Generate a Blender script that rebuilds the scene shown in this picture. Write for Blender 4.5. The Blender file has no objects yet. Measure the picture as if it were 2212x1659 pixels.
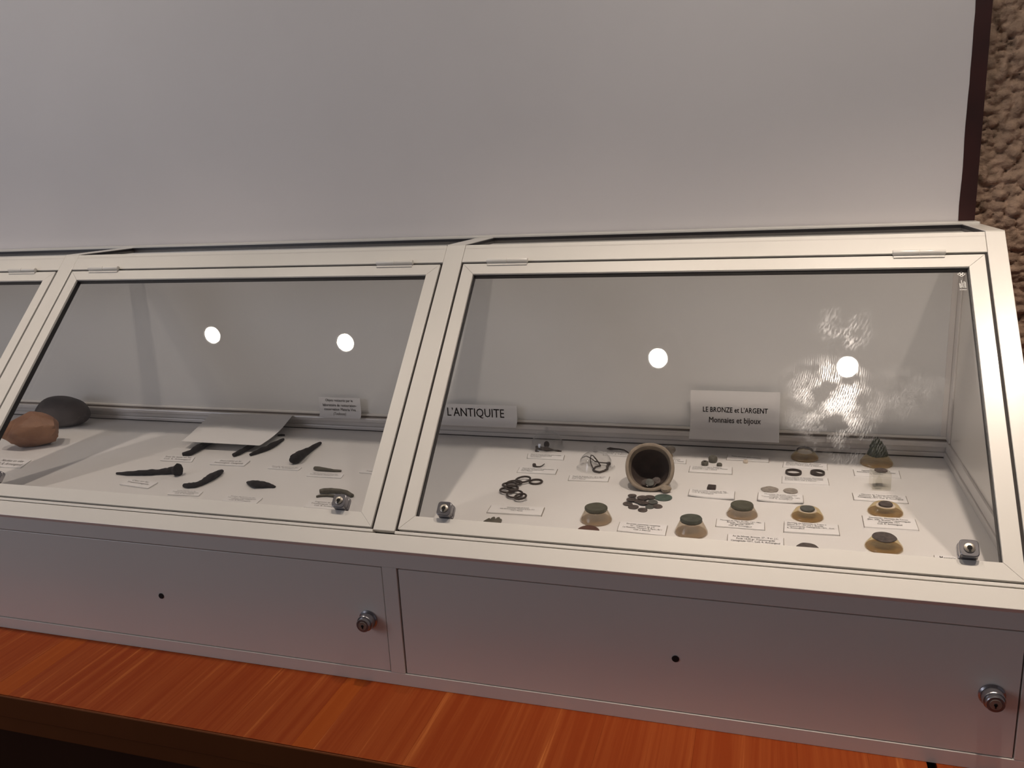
import bpy, math, random
import numpy as np
from mathutils import Vector, Matrix, noise

# ------------------------------------------------------------------ camera, world, lights, exposure
scn = bpy.context.scene
COL = scn.collection
cam_d = bpy.data.cameras.new('camera'); cam = bpy.data.objects.new('camera', cam_d); COL.objects.link(cam)
cam.location = (0.47655, -0.94599, 0.45207)
cam.rotation_euler = (1.3294, 0.0484, 0.2984)
cam_d.sensor_width = 36.0; cam_d.lens = 36.0 * 1786.6 / 2212.0
cam_d.clip_start = 0.02; cam_d.clip_end = 50
scn.camera = cam

world = bpy.data.worlds.new('room_air'); scn.world = world; world.use_nodes = True
bg = world.node_tree.nodes['Background']
bg.inputs['Color'].default_value = (0.89, 0.80, 0.88, 1); bg.inputs['Strength'].default_value = 0.13

def area_light(name, loc, target, sx, sy, power, color):
    l = bpy.data.lights.new(name, 'AREA'); l.shape = 'RECTANGLE'; l.size = sx; l.size_y = sy
    l.energy = power; l.color = color
    o = bpy.data.objects.new(name, l); COL.objects.link(o); o.location = loc
    o.rotation_euler = (Vector(target) - Vector(loc)).to_track_quat('-Z', 'Y').to_euler()
    return o
area_light('window_daylight', (-2.5, -2.0, 0.9), (-0.8, 0.3, 0.4), 1.2, 1.3, 18, (0.84, 0.88, 1.0))

scn.view_settings.view_transform = 'Standard'; scn.view_settings.look = 'None'
scn.view_settings.gamma = 1.0; scn.view_settings.use_curve_mapping = False
scn.view_settings.exposure = -0.38

# ------------------------------------------------------------------ materials
def new_mat(name):
    m = bpy.data.materials.new(name); m.use_nodes = True
    nt = m.node_tree; nt.nodes.clear()
    out = nt.nodes.new('ShaderNodeOutputMaterial')
    return m, nt, out
def N(nt, t, **kw):
    n = nt.nodes.new(t)
    for k, v in kw.items(): setattr(n, k, v)
    return n
def mat(name, base, rough=0.5, metal=0.0, var=0.06, vscale=30.0, bump=0.0, bscale=80.0, coat=0.0, spec=0.5, stretch=(1,1,1), trans=0.0, base2=None):
    m, nt, out = new_mat(name); L = nt.links.new
    p = N(nt, 'ShaderNodeBsdfPrincipled'); L(p.outputs[0], out.inputs[0])
    tc = N(nt, 'ShaderNodeTexCoord'); mp = N(nt, 'ShaderNodeMapping'); mp.inputs['Scale'].default_value = stretch
    L(tc.outputs['Object'], mp.inputs[0])
    nz = N(nt, 'ShaderNodeTexNoise'); nz.inputs['Scale'].default_value = vscale; nz.inputs['Detail'].default_value = 4
    L(mp.outputs[0], nz.inputs['Vector'])
    rp = N(nt, 'ShaderNodeValToRGB')
    b2 = base2 or tuple(min(1, c * (1 + var)) for c in base)
    b1 = base if base2 else tuple(c * (1 - var) for c in base)
    rp.color_ramp.elements[0].position = 0.35; rp.color_ramp.elements[1].position = 0.65
    rp.color_ramp.elements[0].color = (*b1, 1); rp.color_ramp.elements[1].color = (*b2, 1)
    L(nz.outputs[0], rp.inputs[0]); L(rp.outputs[0], p.inputs['Base Color'])
    p.inputs['Roughness'].default_value = rough; p.inputs['Metallic'].default_value = metal
    p.inputs['Specular IOR Level'].default_value = spec
    p.inputs['Coat Weight'].default_value = coat; p.inputs['Coat Roughness'].default_value = 0.08
    p.inputs['Transmission Weight'].default_value = trans
    if bump > 0:
        n2 = N(nt, 'ShaderNodeTexNoise'); n2.inputs['Scale'].default_value = bscale; n2.inputs['Detail'].default_value = 5
        L(tc.outputs['Object'], n2.inputs['Vector'])
        bp = N(nt, 'ShaderNodeBump'); bp.inputs['Strength'].default_value = bump; bp.inputs['Distance'].default_value = 0.002
        L(n2.outputs[0], bp.inputs['Height']); L(bp.outputs[0], p.inputs['Normal'])
    return m
def schlick(nt, f0=0.04):
    L = nt.links.new
    lw = N(nt, 'ShaderNodeLayerWeight'); lw.inputs['Blend'].default_value = 0.5
    pw = N(nt, 'ShaderNodeMath', operation='POWER'); pw.inputs[1].default_value = 5; L(lw.outputs['Facing'], pw.inputs[0])
    ma = N(nt, 'ShaderNodeMath', operation='MULTIPLY_ADD'); ma.inputs[1].default_value = 1 - f0; ma.inputs[2].default_value = f0
    L(pw.outputs[0], ma.inputs[0])
    return ma.outputs[0]
def clear_mat(name, tint, f0=0.04, body=None, body_fac=0.0, rough=0.0, smear=None):
    """thin clear glass or plastic: see-through, with a mirror-like gloss that grows at grazing angles"""
    m, nt, out = new_mat(name); L = nt.links.new
    tr = N(nt, 'ShaderNodeBsdfTransparent'); tr.inputs[0].default_value = (*tint, 1)
    gl = N(nt, 'ShaderNodeBsdfGlossy'); gl.inputs['Roughness'].default_value = rough; gl.inputs['Color'].default_value = (1, 1, 1, 1)
    base = tr.outputs[0]
    if body:
        pr = N(nt, 'ShaderNodeBsdfPrincipled'); pr.inputs['Base Color'].default_value = (*body, 1); pr.inputs['Roughness'].default_value = 0.2
        tl = N(nt, 'ShaderNodeBsdfTranslucent'); tl.inputs[0].default_value = (*body, 1)
        mm = N(nt, 'ShaderNodeMixShader'); mm.inputs[0].default_value = 0.35; L(pr.outputs[0], mm.inputs[1]); L(tl.outputs[0], mm.inputs[2])
        mb_ = N(nt, 'ShaderNodeMixShader'); mb_.inputs[0].default_value = body_fac; L(tr.outputs[0], mb_.inputs[1]); L(mm.outputs[0], mb_.inputs[2])
        base = mb_.outputs[0]
    mx = N(nt, 'ShaderNodeMixShader'); L(schlick(nt, f0), mx.inputs[0]); L(base, mx.inputs[1]); L(gl.outputs[0], mx.inputs[2])
    last = mx.outputs[0]
    if smear:
        # greasy wipe marks left on the pane: arcs of fine streaks (pane UVs are metres: x along the pane, y up the slope)
        uv = N(nt, 'ShaderNodeUVMap')
        total = None
        for (cx, cy, rad, sx, dist, gain) in smear:
            mp = N(nt, 'ShaderNodeMapping'); mp.inputs['Location'].default_value = (-cx, -cy, 0); L(uv.outputs[0], mp.inputs[0])
            wv = N(nt, 'ShaderNodeTexWave', wave_type='RINGS', rings_direction='SPHERICAL'); wv.inputs['Scale'].default_value = sx
            wv.inputs['Distortion'].default_value = dist; wv.inputs['Detail'].default_value = 3; wv.inputs['Detail Scale'].default_value = 2.0
            wv.inputs['Detail Roughness'].default_value = 0.65
            of = N(nt, 'ShaderNodeVectorMath', operation='ADD'); of.inputs[1].default_value = (0.11, -0.06, 0); L(mp.outputs[0], of.inputs[0])
            L(of.outputs[0], wv.inputs['Vector'])
            ln = N(nt, 'ShaderNodeVectorMath', operation='LENGTH'); L(mp.outputs[0], ln.inputs[0])
            fo = N(nt, 'ShaderNodeMapRange'); fo.inputs[1].default_value = rad; fo.inputs[2].default_value = rad * 0.35
            L(ln.outputs['Value'], fo.inputs[0])
            nz = N(nt, 'ShaderNodeTexNoise'); nz.inputs['Scale'].default_value = 34; nz.inputs['Detail'].default_value = 5; L(uv.outputs[0], nz.inputs['Vector'])
            nr = N(nt, 'ShaderNodeMapRange'); nr.inputs[1].default_value = 0.44; nr.inputs[2].default_value = 0.62; L(nz.outputs[0], nr.inputs[0])
            wr = N(nt, 'ShaderNodeMapRange'); wr.inputs[1].default_value = 0.5; wr.inputs[2].default_value = 0.95; L(wv.outputs[0], wr.inputs[0])
            a = N(nt, 'ShaderNodeMath', operation='MULTIPLY'); L(fo.outputs[0], a.inputs[0]); L(nr.outputs[0], a.inputs[1])
            b = N(nt, 'ShaderNodeMath', operation='MULTIPLY'); L(a.outputs[0], b.inputs[0]); L(wr.outputs[0], b.inputs[1])
            c = N(nt, 'ShaderNodeMath', operation='MULTIPLY'); c.inputs[1].default_value = gain; L(b.outputs[0], c.inputs[0])
            if total is None: total = c.outputs[0]
            else:
                s = N(nt, 'ShaderNodeMath', operation='ADD'); L(total, s.inputs[0]); L(c.outputs[0], s.inputs[1]); total = s.outputs[0]
        cl = N(nt, 'ShaderNodeMath', operation='MINIMUM'); cl.inputs[1].default_value = 0.5; L(total, cl.inputs[0])
        g2 = N(nt, 'ShaderNodeBsdfGlossy'); g2.inputs['Roughness'].default_value = 0.22; g2.inputs['Color'].default_value = (0.9, 0.92, 0.95, 1)
        m2 = N(nt, 'ShaderNodeMixShader'); L(cl.outputs[0], m2.inputs[0]); L(last, m2.inputs[1]); L(g2.outputs[0], m2.inputs[2]); last = m2.outputs[0]
    L(last, out.inputs[0])
    return m
def wood_mat(name, dark, light, sx=55.0):
    m, nt, out = new_mat(name); L = nt.links.new
    p = N(nt, 'ShaderNodeBsdfPrincipled'); L(p.outputs[0], out.inputs[0])
    tc = N(nt, 'ShaderNodeTexCoord'); oi = N(nt, 'ShaderNodeObjectInfo')
    cmb = N(nt, 'ShaderNodeCombineXYZ'); 
    ml = N(nt, 'ShaderNodeMath', operation='MULTIPLY'); ml.inputs[1].default_value = 17.0; L(oi.outputs['Random'], ml.inputs[0]); L(ml.outputs[0], cmb.inputs[0])
    ad = N(nt, 'ShaderNodeVectorMath', operation='ADD'); L(tc.outputs['Object'], ad.inputs[0]); L(cmb.outputs[0], ad.inputs[1])
    mp = N(nt, 'ShaderNodeMapping'); mp.inputs['Scale'].default_value = (sx, 1.1, 1.1); L(ad.outputs[0], mp.inputs[0])
    nz = N(nt, 'ShaderNodeTexNoise'); nz.inputs['Scale'].default_value = 1.6; nz.inputs['Detail'].default_value = 6; nz.inputs['Roughness'].default_value = 0.62
    L(mp.outputs[0], nz.inputs['Vector'])
    rp = N(nt, 'ShaderNodeValToRGB'); e = rp.color_ramp.elements
    e[0].position = 0.42; e[1].position = 0.72; e[0].color = (*dark, 1); e[1].color = (*light, 1)
    mid = rp.color_ramp.elements.new(0.60); mid.color = (*(0.82 * a + 0.18 * b for a, b in zip(dark, light)), 1)
    L(nz.outputs[0], rp.inputs[0]); L(rp.outputs[0], p.inputs['Base Color'])
    p.inputs['Roughness'].default_value = 0.5; p.inputs['Specular IOR Level'].default_value = 0.12
    bp = N(nt, 'ShaderNodeBump'); bp.inputs['Strength'].default_value = 0.08; bp.inputs['Distance'].default_value = 0.001
    L(nz.outputs[0], bp.inputs['Height']); L(bp.outputs[0], p.inputs['Normal'])
    return m
def emit_mat(name, color, strength):
    m, nt, out = new_mat(name)
    e = N(nt, 'ShaderNodeEmission'); e.inputs[0].default_value = (*color, 1); e.inputs[1].default_value = strength
    nt.links.new(e.outputs[0], out.inputs[0]); return m

M = {}
M['lacquer'] = mat('cream_lacquered_metal', (0.78, 0.745, 0.69), 0.28, var=0.012, vscale=6, spec=0.5, coat=0.15)
M['inner'] = mat('white_laminate', (0.80, 0.785, 0.765), 0.42, var=0.012, vscale=5)
M['back'] = mat('grey_white_back_panel', (0.70, 0.70, 0.69), 0.38, var=0.02, vscale=4)
M['alu'] = mat('satin_inner_profile', (0.72, 0.69, 0.66), 0.30, metal=0.15, var=0.03, vscale=10)
M['rubber'] = mat('black_rubber', (0.012, 0.010, 0.012), 0.45, var=0.1)
M['gap'] = mat('dark_core', (0.018, 0.012, 0.010), 0.7, var=0.1)
M['groove'] = mat('brown_grey_groove', (0.22, 0.18, 0.15), 0.6, var=0.08)
M['board'] = mat('white_painted_board', (0.74, 0.70, 0.70), 0.55, var=0.02, vscale=2.5)
M['glass'] = clear_mat('clear_glass', (0.962, 0.957, 0.957))
M['glass_smear'] = clear_mat('clear_glass_with_wipe_marks', (0.962, 0.957, 0.957), smear=[
    (0.545, 0.222, 0.075, 120, 7, 0.055), (0.562, 0.175, 0.065, 105, 9, 0.045), (0.655, 0.235, 0.055, 110, 12, 0.016), (0.572, 0.345, 0.045, 60, 10, 0.02)])
M['dome'] = clear_mat('thin_dome_glass', (0.982, 0.982, 0.98), f0=0.045)
M['plexi'] = clear_mat('clear_acrylic', (0.93, 0.92, 0.88), f0=0.05)
M['amber'] = clear_mat('yellowed_clear_plastic', (0.95, 0.87, 0.66), f0=0.05, body=(0.72, 0.60, 0.40), body_fac=0.20, rough=0.04)
M['cream'] = clear_mat('cloudy_beige_plastic', (0.96, 0.90, 0.80), f0=0.04, body=(0.66, 0.58, 0.47), body_fac=0.42, rough=0.06)
M['amber_deep'] = clear_mat('orange_plastic_foot', (0.92, 0.70, 0.38), f0=0.05, body=(0.68, 0.44, 0.17), body_fac=0.50, rough=0.05)
M['edge'] = mat('grey_plate_edge', (0.33, 0.29, 0.25), 0.5, var=0.1)
M['chrome'] = mat('worn_chrome', (0.36, 0.35, 0.37), 0.25, metal=0.9, var=0.12, vscale=60)
M['brass'] = mat('nickel_cylinder', (0.40, 0.36, 0.31), 0.35, metal=0.7, var=0.06)
M['black'] = mat('keyhole_black', (0.008, 0.007, 0.006), 0.8, var=0.1)
M['wood'] = wood_mat('red_brown_varnished_pine', (0.225, 0.036, 0.006), (0.46, 0.14, 0.035))
M['wood_l'] = wood_mat('light_varnished_pine', (0.28, 0.054, 0.007), (0.42, 0.115, 0.022))
M['wood_d'] = wood_mat('dark_varnished_edge', (0.15, 0.045, 0.014), (0.22, 0.07, 0.02), sx=4)
M['wood_deep'] = wood_mat('deep_brown_panel', (0.045, 0.016, 0.008), (0.07, 0.026, 0.012), sx=6)
M['redtrim'] = mat('dark_red_paint', (0.032, 0.005, 0.004), 0.55, var=0.25, vscale=12)
M['roughcast'] = mat('pinkish_beige_roughcast', (0.36, 0.245, 0.175), 0.9, var=0.22, vscale=60, bump=1.0, bscale=240, spec=0.2)
M['floor'] = mat('dark_floor', (0.022, 0.015, 0.012), 0.5, var=0.2, vscale=3)
M['ceil'] = mat('matt_ceiling', (0.62, 0.58, 0.53), 0.8, var=0.03, vscale=2)
M['paper'] = mat('white_paper', (0.83, 0.82, 0.81), 0.7, var=0.01, vscale=10, spec=0.2)
M['ink'] = mat('black_print', (0.035, 0.03, 0.03), 0.7, var=0.1, spec=0.2)
M['inkgrey'] = mat('grey_print', (0.16, 0.145, 0.14), 0.7, var=0.1, spec=0.2)
M['iron'] = mat('rusty_black_iron', (0.018, 0.015, 0.016), 0.75, var=0.5, vscale=120, bump=0.6, bscale=500, spec=0.3)
M['bone'] = mat('grey_green_bronze_rod', (0.095, 0.085, 0.062), 0.6, var=0.25, vscale=150, bump=0.3, bscale=400)
M['bronze'] = mat('dark_brown_bronze', (0.042, 0.030, 0.024), 0.5, var=0.4, vscale=200, bump=0.4, bscale=500)
M['coin'] = mat('brown_bronze_coin', (0.078, 0.062, 0.055), 0.55, var=0.35, vscale=260, bump=0.5, bscale=600)
M['coin_grey'] = mat('grey_green_coin', (0.085, 0.090, 0.080), 0.55, var=0.3, vscale=260, bump=0.5, bscale=600)
M['coin_green'] = mat('verdigris_coin', (0.075, 0.110, 0.092), 0.55, var=0.25, vscale=160, bump=0.4, bscale=500)
M['coin_olive'] = mat('olive_bronze_coin', (0.070, 0.064, 0.042), 0.5, var=0.3, vscale=180, bump=0.5, bscale=450, base2=(0.085, 0.088, 0.058))
M['coin_moss'] = mat('dark_moss_green_coin', (0.064, 0.070, 0.052), 0.5, var=0.25, vscale=160, bump=0.4, bscale=500)
M['coin_red'] = mat('red_brown_coin', (0.090, 0.038, 0.025), 0.5, var=0.25, vscale=200, bump=0.4)
M['silver'] = mat('worn_silver_coin', (0.36, 0.32, 0.275), 0.45, metal=0.2, var=0.2, vscale=240, bump=0.7, bscale=420)
M['figure'] = mat('green_bronze_figure', (0.030, 0.045, 0.030), 0.5, var=0.6, vscale=250, bump=0.8, bscale=500, base2=(0.075, 0.085, 0.05))
M['bead'] = mat('grey_green_stone_bead', (0.11, 0.105, 0.085), 0.6, var=0.25, vscale=200, bump=0.4)
M['beadwhite'] = mat('cream_bead', (0.66, 0.58, 0.48), 0.5, var=0.08)
M['glassball'] = clear_mat('cloudy_old_glass', (0.70, 0.66, 0.58), f0=0.05, body=(0.22, 0.19, 0.16), body_fac=0.5)
M['clay'] = mat('beige_fired_clay', (0.285, 0.235, 0.18), 0.8, var=0.18, vscale=60, bump=0.35, bscale=260)
M['clay_in'] = mat('shaded_clay_inside', (0.055, 0.038, 0.031), 0.85, var=0.25, vscale=50, bump=0.3)  # darker clay: the shade deep in the cup is put into the colour
M['flint'] = mat('orange_brown_flint', (0.20, 0.088, 0.042), 0.6, var=0.3, vscale=28, bump=0.6, bscale=140, base2=(0.30, 0.15, 0.08))
M['stone'] = mat('dark_grey_pebble', (0.080, 0.066, 0.062), 0.7, var=0.22, vscale=30, bump=0.25, bscale=200)
M['etch'] = mat('white_etched_mark', (0.85, 0.84, 0.80), 0.6, var=0.02)
M['lamp_body'] = mat('white_lamp_housing', (0.55, 0.54, 0.52), 0.4, var=0.02)

# ------------------------------------------------------------------ mesh helpers
class MB:
    def __init__(s): s.v = []; s.f = []; s.m = []
    def add(s, vs, fs, mi=0, mtx=None):
        o = len(s.v)
        s.v += [tuple(mtx @ Vector(p)) if mtx else tuple(p) for p in vs]
        s.f += [tuple(i + o for i in f) for f in fs]; s.m += [mi] * len(fs); return s
    def box(s, a, b, mtx=None, mi=0):
        x0, y0, z0 = a; x1, y1, z1 = b
        return s.add([(x0,y0,z0),(x1,y0,z0),(x1,y1,z0),(x0,y1,z0),(x0,y0,z1),(x1,y0,z1),(x1,y1,z1),(x0,y1,z1)],
              [(0,3,2,1),(4,5,6,7),(0,1,5,4),(1,2,6,5),(2,3,7,6),(3,0,4,7)], mi, mtx)
    def prism(s, poly, a, b, axis='z', mtx=None, mi=0):
        """closed outline extruded from a to b along an axis (outline counter-clockwise seen from +axis)"""
        n = len(poly)
        P = {'z': lambda p, t: (p[0], p[1], t), 'x': lambda p, t: (t, p[0], p[1]), 'y': lambda p, t: (p[1], t, p[0])}[axis]
        vs = [P(p, a) for p in poly] + [P(p, b) for p in poly]
        fs = [tuple(range(n - 1, -1, -1)), tuple(range(n, 2 * n))] + [(i, (i + 1) % n, n + (i + 1) % n, n + i) for i in range(n)]
        return s.add(vs, fs, mi, mtx)
    def lathe(s, prof, n=32, mtx=None, mi=0, jit=0.0, rnd=None, squash=1.0):
        """profile of (radius, z) from bottom to top"""
        vs = []; fs = []; k = len(prof)
        w = [1 + (rnd.uniform(-jit, jit) if rnd else 0) for _ in range(n)]
        for r, z in prof:
            for i in range(n):
                a = 2 * math.pi * i / n; vs.append((r * w[i] * math.cos(a), r * w[i] * math.sin(a) * squash, z))
        for j in range(k - 1):
            for i in range(n):
                fs.append((j * n + i, j * n + (i + 1) % n, (j + 1) * n + (i + 1) % n, (j + 1) * n + i))
        if prof[0][0] > 1e-6: fs.append(tuple(range(n - 1, -1, -1)))
        if prof[-1][0] > 1e-6: fs.append(tuple((k - 1) * n + i for i in range(n)))
        return s.add(vs, fs, mi, mtx)
    def tube(s, pts, rad, n=10, flat=1.0, closed=False, mi=0, jit=0.0, rnd=None, mtx=None):
        """round bar along 3-D points with a radius each; flat squeezes it vertically"""
        pts = [Vector(p) for p in pts]; k = len(pts)
        if not hasattr(rad, '__len__'): rad = [rad] * k
        vs = []; fs = []
        for i, p in enumerate(pts):
            a = pts[i - 1] if (i > 0 or closed) else p; b = pts[(i + 1) % k] if (i < k - 1 or closed) else p
            t = (b - a).normalized(); up = Vector((0, 0, 1))
            if abs(t.z) > 0.95: up = Vector((0, 1, 0))
            sd = t.cross(up).normalized(); u2 = sd.cross(t).normalized()
            for j in range(n):
                an = 2 * math.pi * j / n; r = rad[i] * (1 + (rnd.uniform(-jit, jit) if rnd else 0))
                vs.append(p + sd * (math.cos(an) * r) + u2 * (math.sin(an) * r * flat))
        for i in range(k if closed else k - 1):
            for j in range(n):
                i2 = (i + 1) % k
                fs.append((i * n + j, i * n + (j + 1) % n, i2 * n + (j + 1) % n, i2 * n + j))
        if not closed: fs += [tuple(range(n - 1, -1, -1)), tuple((k - 1) * n + j for j in range(n))]
        return s.add(vs, fs, mi, mtx)
    def build(s, name, mats, parent=None, smooth=False, bevel=0.0, sharp=None):
        me = bpy.data.meshes.new(name); me.from_pydata(s.v, [], s.f); me.validate()
        mats = mats if isinstance(mats, (list, tuple)) else [mats]
        for m in mats: me.materials.append(M[m] if isinstance(m, str) else m)
        if len(me.polygons) == len(s.m): me.polygons.foreach_set('material_index', s.m)
        if smooth: 
            me.polygons.foreach_set('use_smooth', [True] * len(me.polygons))
            me.set_sharp_from_angle(angle=math.radians(sharp or 40))
        me.update()
        o = bpy.data.objects.new(name, me); COL.objects.link(o)
        if parent: o.parent = parent
        if bevel > 0:
            b = o.modifiers.new('edge', 'BEVEL'); b.width = bevel; b.segments = 2; b.limit_method = 'ANGLE'; b.angle_limit = math.radians(40)
        return o
def tag(o, label=None, cat=None, group=None, kind=None):
    if label: o['label'] = label
    if cat: o['category'] = cat
    if group: o['group'] = group
    if kind: o['kind'] = kind
    return o
def empty(name, loc=(0, 0, 0)):
    o = bpy.data.objects.new(name, None); o.empty_display_size = 0.02; COL.objects.link(o); o.location = loc; return o
def thing(name, label, cat, group=None, loc=(0, 0, 0)):
    return tag(empty(name, loc), label, cat, group)
def text_mesh(body, spacing=1.0, line=1.0, align='CENTER'):
    cu = bpy.data.curves.new('t', 'FONT'); cu.body = body; cu.size = 1.0; cu.align_x = align
    cu.space_character = spacing; cu.space_line = line; cu.resolution_u = 2
    ob = bpy.data.objects.new('t', cu); COL.objects.link(ob)
    bpy.context.view_layer.update()
    me = bpy.data.meshes.new_from_object(ob.evaluated_get(bpy.context.evaluated_depsgraph_get()))
    bpy.data.objects.remove(ob); bpy.data.curves.remove(cu)
    vs = [tuple(v.co) for v in me.vertices]; fs = [tuple(p.vertices) for p in me.polygons]
    bpy.data.meshes.remove(me)
    xs = [v[0] for v in vs]; ys = [v[1] for v in vs]
    return vs, fs, (min(xs), max(xs), min(ys), max(ys))
def place_text(name, body, mapper, u0, u1, v0, v1, material, parent, heavy=0.0, **kw):
    """lettering fitted to the rectangle (u0..u1, v0..v1) of a card; mapper turns card coordinates into a point"""
    vs, fs, (a, b, c, d) = text_mesh(body, **kw)
    mb = MB(); su, sv = (u1 - u0) / (b - a), (v1 - v0) / (d - c)
    shifts = [(0.0, 0.0)] if not heavy else [(-heavy, 0.0), (heavy, 0.0), (0.0, heavy), (0.0, -heavy)]
    for ox, oy in shifts:
        mb.add([mapper(u0 + (x + ox - a) * su, v0 + (y + oy - c) * sv) for x, y, z in vs], fs)
    return mb.build(name, material, parent)

# ------------------------------------------------------------------ dimensions of the case (metres)
A = 0.8011; CA, SA = math.cos(A), math.sin(A)
SL = Matrix(((1, 0, 0, 0), (0, CA, -SA, 0), (0, SA, CA, 0), (0, 0, 0, 1)))     # x, up-slope, outward
ZF = -0.0256                  # display floor
YB = 0.502                    # inner face of the back
S1, S2, SLIP = 0.4522, 0.4914, 0.0314
W = 0.0203
PITCH = 0.7932
YF = -0.0139; ZDT, ZDB, ZB = -0.0524, -0.2131, -0.2329
XEND = 0.778; XIN = 0.760
XLEFT = -1.628
TOPZ = S2 * SA + 0.001; TOPY = S2 * CA
DOORS = [(-1.5868, -0.8334), (-0.7936, -0.0404), (0.0, 0.75)]
FLOORZ = -1.03; CEILZ = 1.52

# ------------------------------------------------------------------ room
tag(MB().box((-4.5, -4.0, FLOORZ - 0.05), (2.6, 0.60, FLOORZ)).build('floor', 'floor'), kind='structure')
tag(MB().box((-4.5, -4.0, CEILZ), (2.6, 0.60, CEILZ + 0.05)).build('ceiling', 'ceil'), kind='structure')
def roughcast_wall():
    rs = np.random.RandomState(5)
    x0, x1, z0, z1, st = 0.73, 1.20, -0.36, 0.92, 0.0021
    nx = int((x1 - x0) / st) + 1; nz = int((z1 - z0) / st) + 1
    X = x0 + st * np.arange(nx); Z = z0 + st * np.arange(nz)
    H = np.zeros((nz, nx))
    for _ in range(26000):
        cx, cz = rs.uniform(x0, x1), rs.uniform(z0, z1)
        r = rs.choice([0.0032, 0.0046, 0.0062, 0.0090], p=[.35, .35, .22, .08]) * rs.uniform(.8, 1.25); e = rs.uniform(.65, 1.4); h = r * rs.uniform(.5, 1.15)
        i0, i1 = max(0, int((cx - r * e - x0) / st)), min(nx, int((cx + r * e - x0) / st) + 2)
        j0, j1 = max(0, int((cz - r / e - z0) / st)), min(nz, int((cz + r / e - z0) / st) + 2)
        if i1 <= i0 or j1 <= j0: continue
        dx = (X[i0:i1][None, :] - cx) / (r * e); dz = (Z[j0:j1][:, None] - cz) / (r / e)
        q = 1 - dx * dx - dz * dz
        b = np.where(q > 0, np.sqrt(np.maximum(q, 0)) * h + rs.uniform(0, 0.004), 0)
        H[j0:j1, i0:i1] = np.maximum(H[j0:j1, i0:i1], b)
    wob = 0.004 * np.sin(X[None, :] * 23 + 1) * np.cos(Z[:, None] * 19)
    H = H + wob + rs.uniform(0, .0008, H.shape)
    XX, ZZ = np.meshgrid(X, Z)
    V = np.stack([XX + rs.uniform(-.0006, .0006, XX.shape), 0.543 - H, ZZ], -1).reshape(-1, 3)
    idx = np.arange(nx * nz).reshape(nz, nx)
    F = np.stack([idx[:-1, :-1], idx[:-1, 1:], idx[1:, 1:], idx[1:, :-1]], -1).reshape(-1, 4)
    me = bpy.data.meshes.new('wall_back'); me.vertices.add(len(V)); me.vertices.foreach_set('co', V.ravel())
    me.loops.add(F.size); me.loops.foreach_set('vertex_index', F.ravel().astype(np.int32))
    me.polygons.add(len(F)); me.polygons.foreach_set('loop_start', (np.arange(len(F)) * 4).astype(np.int32))
    me.update(calc_edges=True); me.validate()
    me.polygons.foreach_set('use_smooth', [True] * len(me.polygons)); me.materials.append(M['roughcast'])
    o = bpy.data.objects.new('plaster_relief', me); COL.objects.link(o)
    return o
wb = tag(MB().box((-4.5, 0.545, FLOORZ), (2.6, 0.60, CEILZ)).build('wall_back', 'roughcast'), kind='structure')
pr = roughcast_wall(); pr.parent = wb; pr['kind'] = 'stuff'; pr['label'] = 'coarse pebbly plaster relief on the wall'
tag(MB().box((-3.2, 0.518, -0.9), (0.7545, 0.5445, 1.50)).build('display_board', 'board', bevel=0.0008),
    'large plain white board covering the wall behind the glass case', 'board')
# dark red strip along the board, its left edge uneven
rnd = random.Random(3)
zs = [-0.9 + 0.02 * i for i in range(121)]
def edge(z):
    return 0.7535 - 0.0022 * max(0, noise.noise(Vector((z * 9.0, 3.1, 0)))) - 0.0012 * max(0, noise.noise(Vector((z * 31.0, 7.7, 0)))) 
poly = [(edge(z), z) for z in zs] + [(0.7755, zs[-1]), (0.7755, zs[0])]
mbt = MB(); n = len(poly)
mbt.add([(x, 0.5165, z) for x, z in poly] + [(x, 0.5445, z) for x, z in poly],
        [tuple(range(n - 1, -1, -1)), tuple(range(n, 2 * n))] + [((i + 1) % n, i, n + i, n + (i + 1) % n) for i in range(n)])
tag(mbt.build('trim_1', 'redtrim'), kind='structure')

# ------------------------------------------------------------------ ceiling spotlights (they light the case and mirror in its glass)
def spotlight(x, y, z, target, watts, label, cone=68, blend=1.0, glow=220, col=(1.0, 0.84, 0.70)):
    t = thing('ceiling_spotlight', label, 'spotlight', 'row of ceiling spotlights', (x, y, z))
    d = (Vector(target) - Vector((x, y, z))).normalized()
    q = d.to_track_quat('-Z', 'Y').to_matrix().to_4x4()
    MB().lathe([(0.0, 0.085), (0.020, 0.085), (0.024, 0.07), (0.031, 0.004), (0.031, 0.0), (0.0285, 0.0), (0.0265, 0.004), (0.0, 0.004)], 28, q).build('housing', 'lamp_body', t, smooth=True)
    MB().lathe([(0.0, 0.0015), (0.0245, 0.0015), (0.0255, 0.003), (0.0, 0.003)], 28, q).build('bulb_face', emit_mat('lit_bulb', (1.0, 0.93, 0.82), glow), t, smooth=True)
    top = q @ Vector((0, 0, 0.08))
    MB().tube([tuple(top), (top.x, top.y, CEILZ - z - 0.03)], 0.006, 12).build('stem', 'lamp_body', t, smooth=True)
    MB().lathe([(0.04, CEILZ - z - 0.03), (0.045, CEILZ - z - 0.005), (0.045, CEILZ - z)], 24, Matrix.Translation((top.x, top.y, 0))).build('ceiling_base', 'lamp_body', t, smooth=True)
    l = bpy.data.lights.new('spot_beam', 'SPOT'); l.energy = watts; l.color = col; l.shadow_soft_size = 0.022
    l.spot_size = math.radians(cone); l.spot_blend = blend
    o = bpy.data.objects.new('spot_beam', l); COL.objects.link(o); o.parent = t
    o.matrix_local = Matrix.Translation(d * 0.002) @ q
    return t
LZ = 1.30
spotlight(-1.273, -0.020, LZ, (-1.15, 0.04, 0), 22, 'ceiling spotlight mirrored furthest left in the middle pane')
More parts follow.
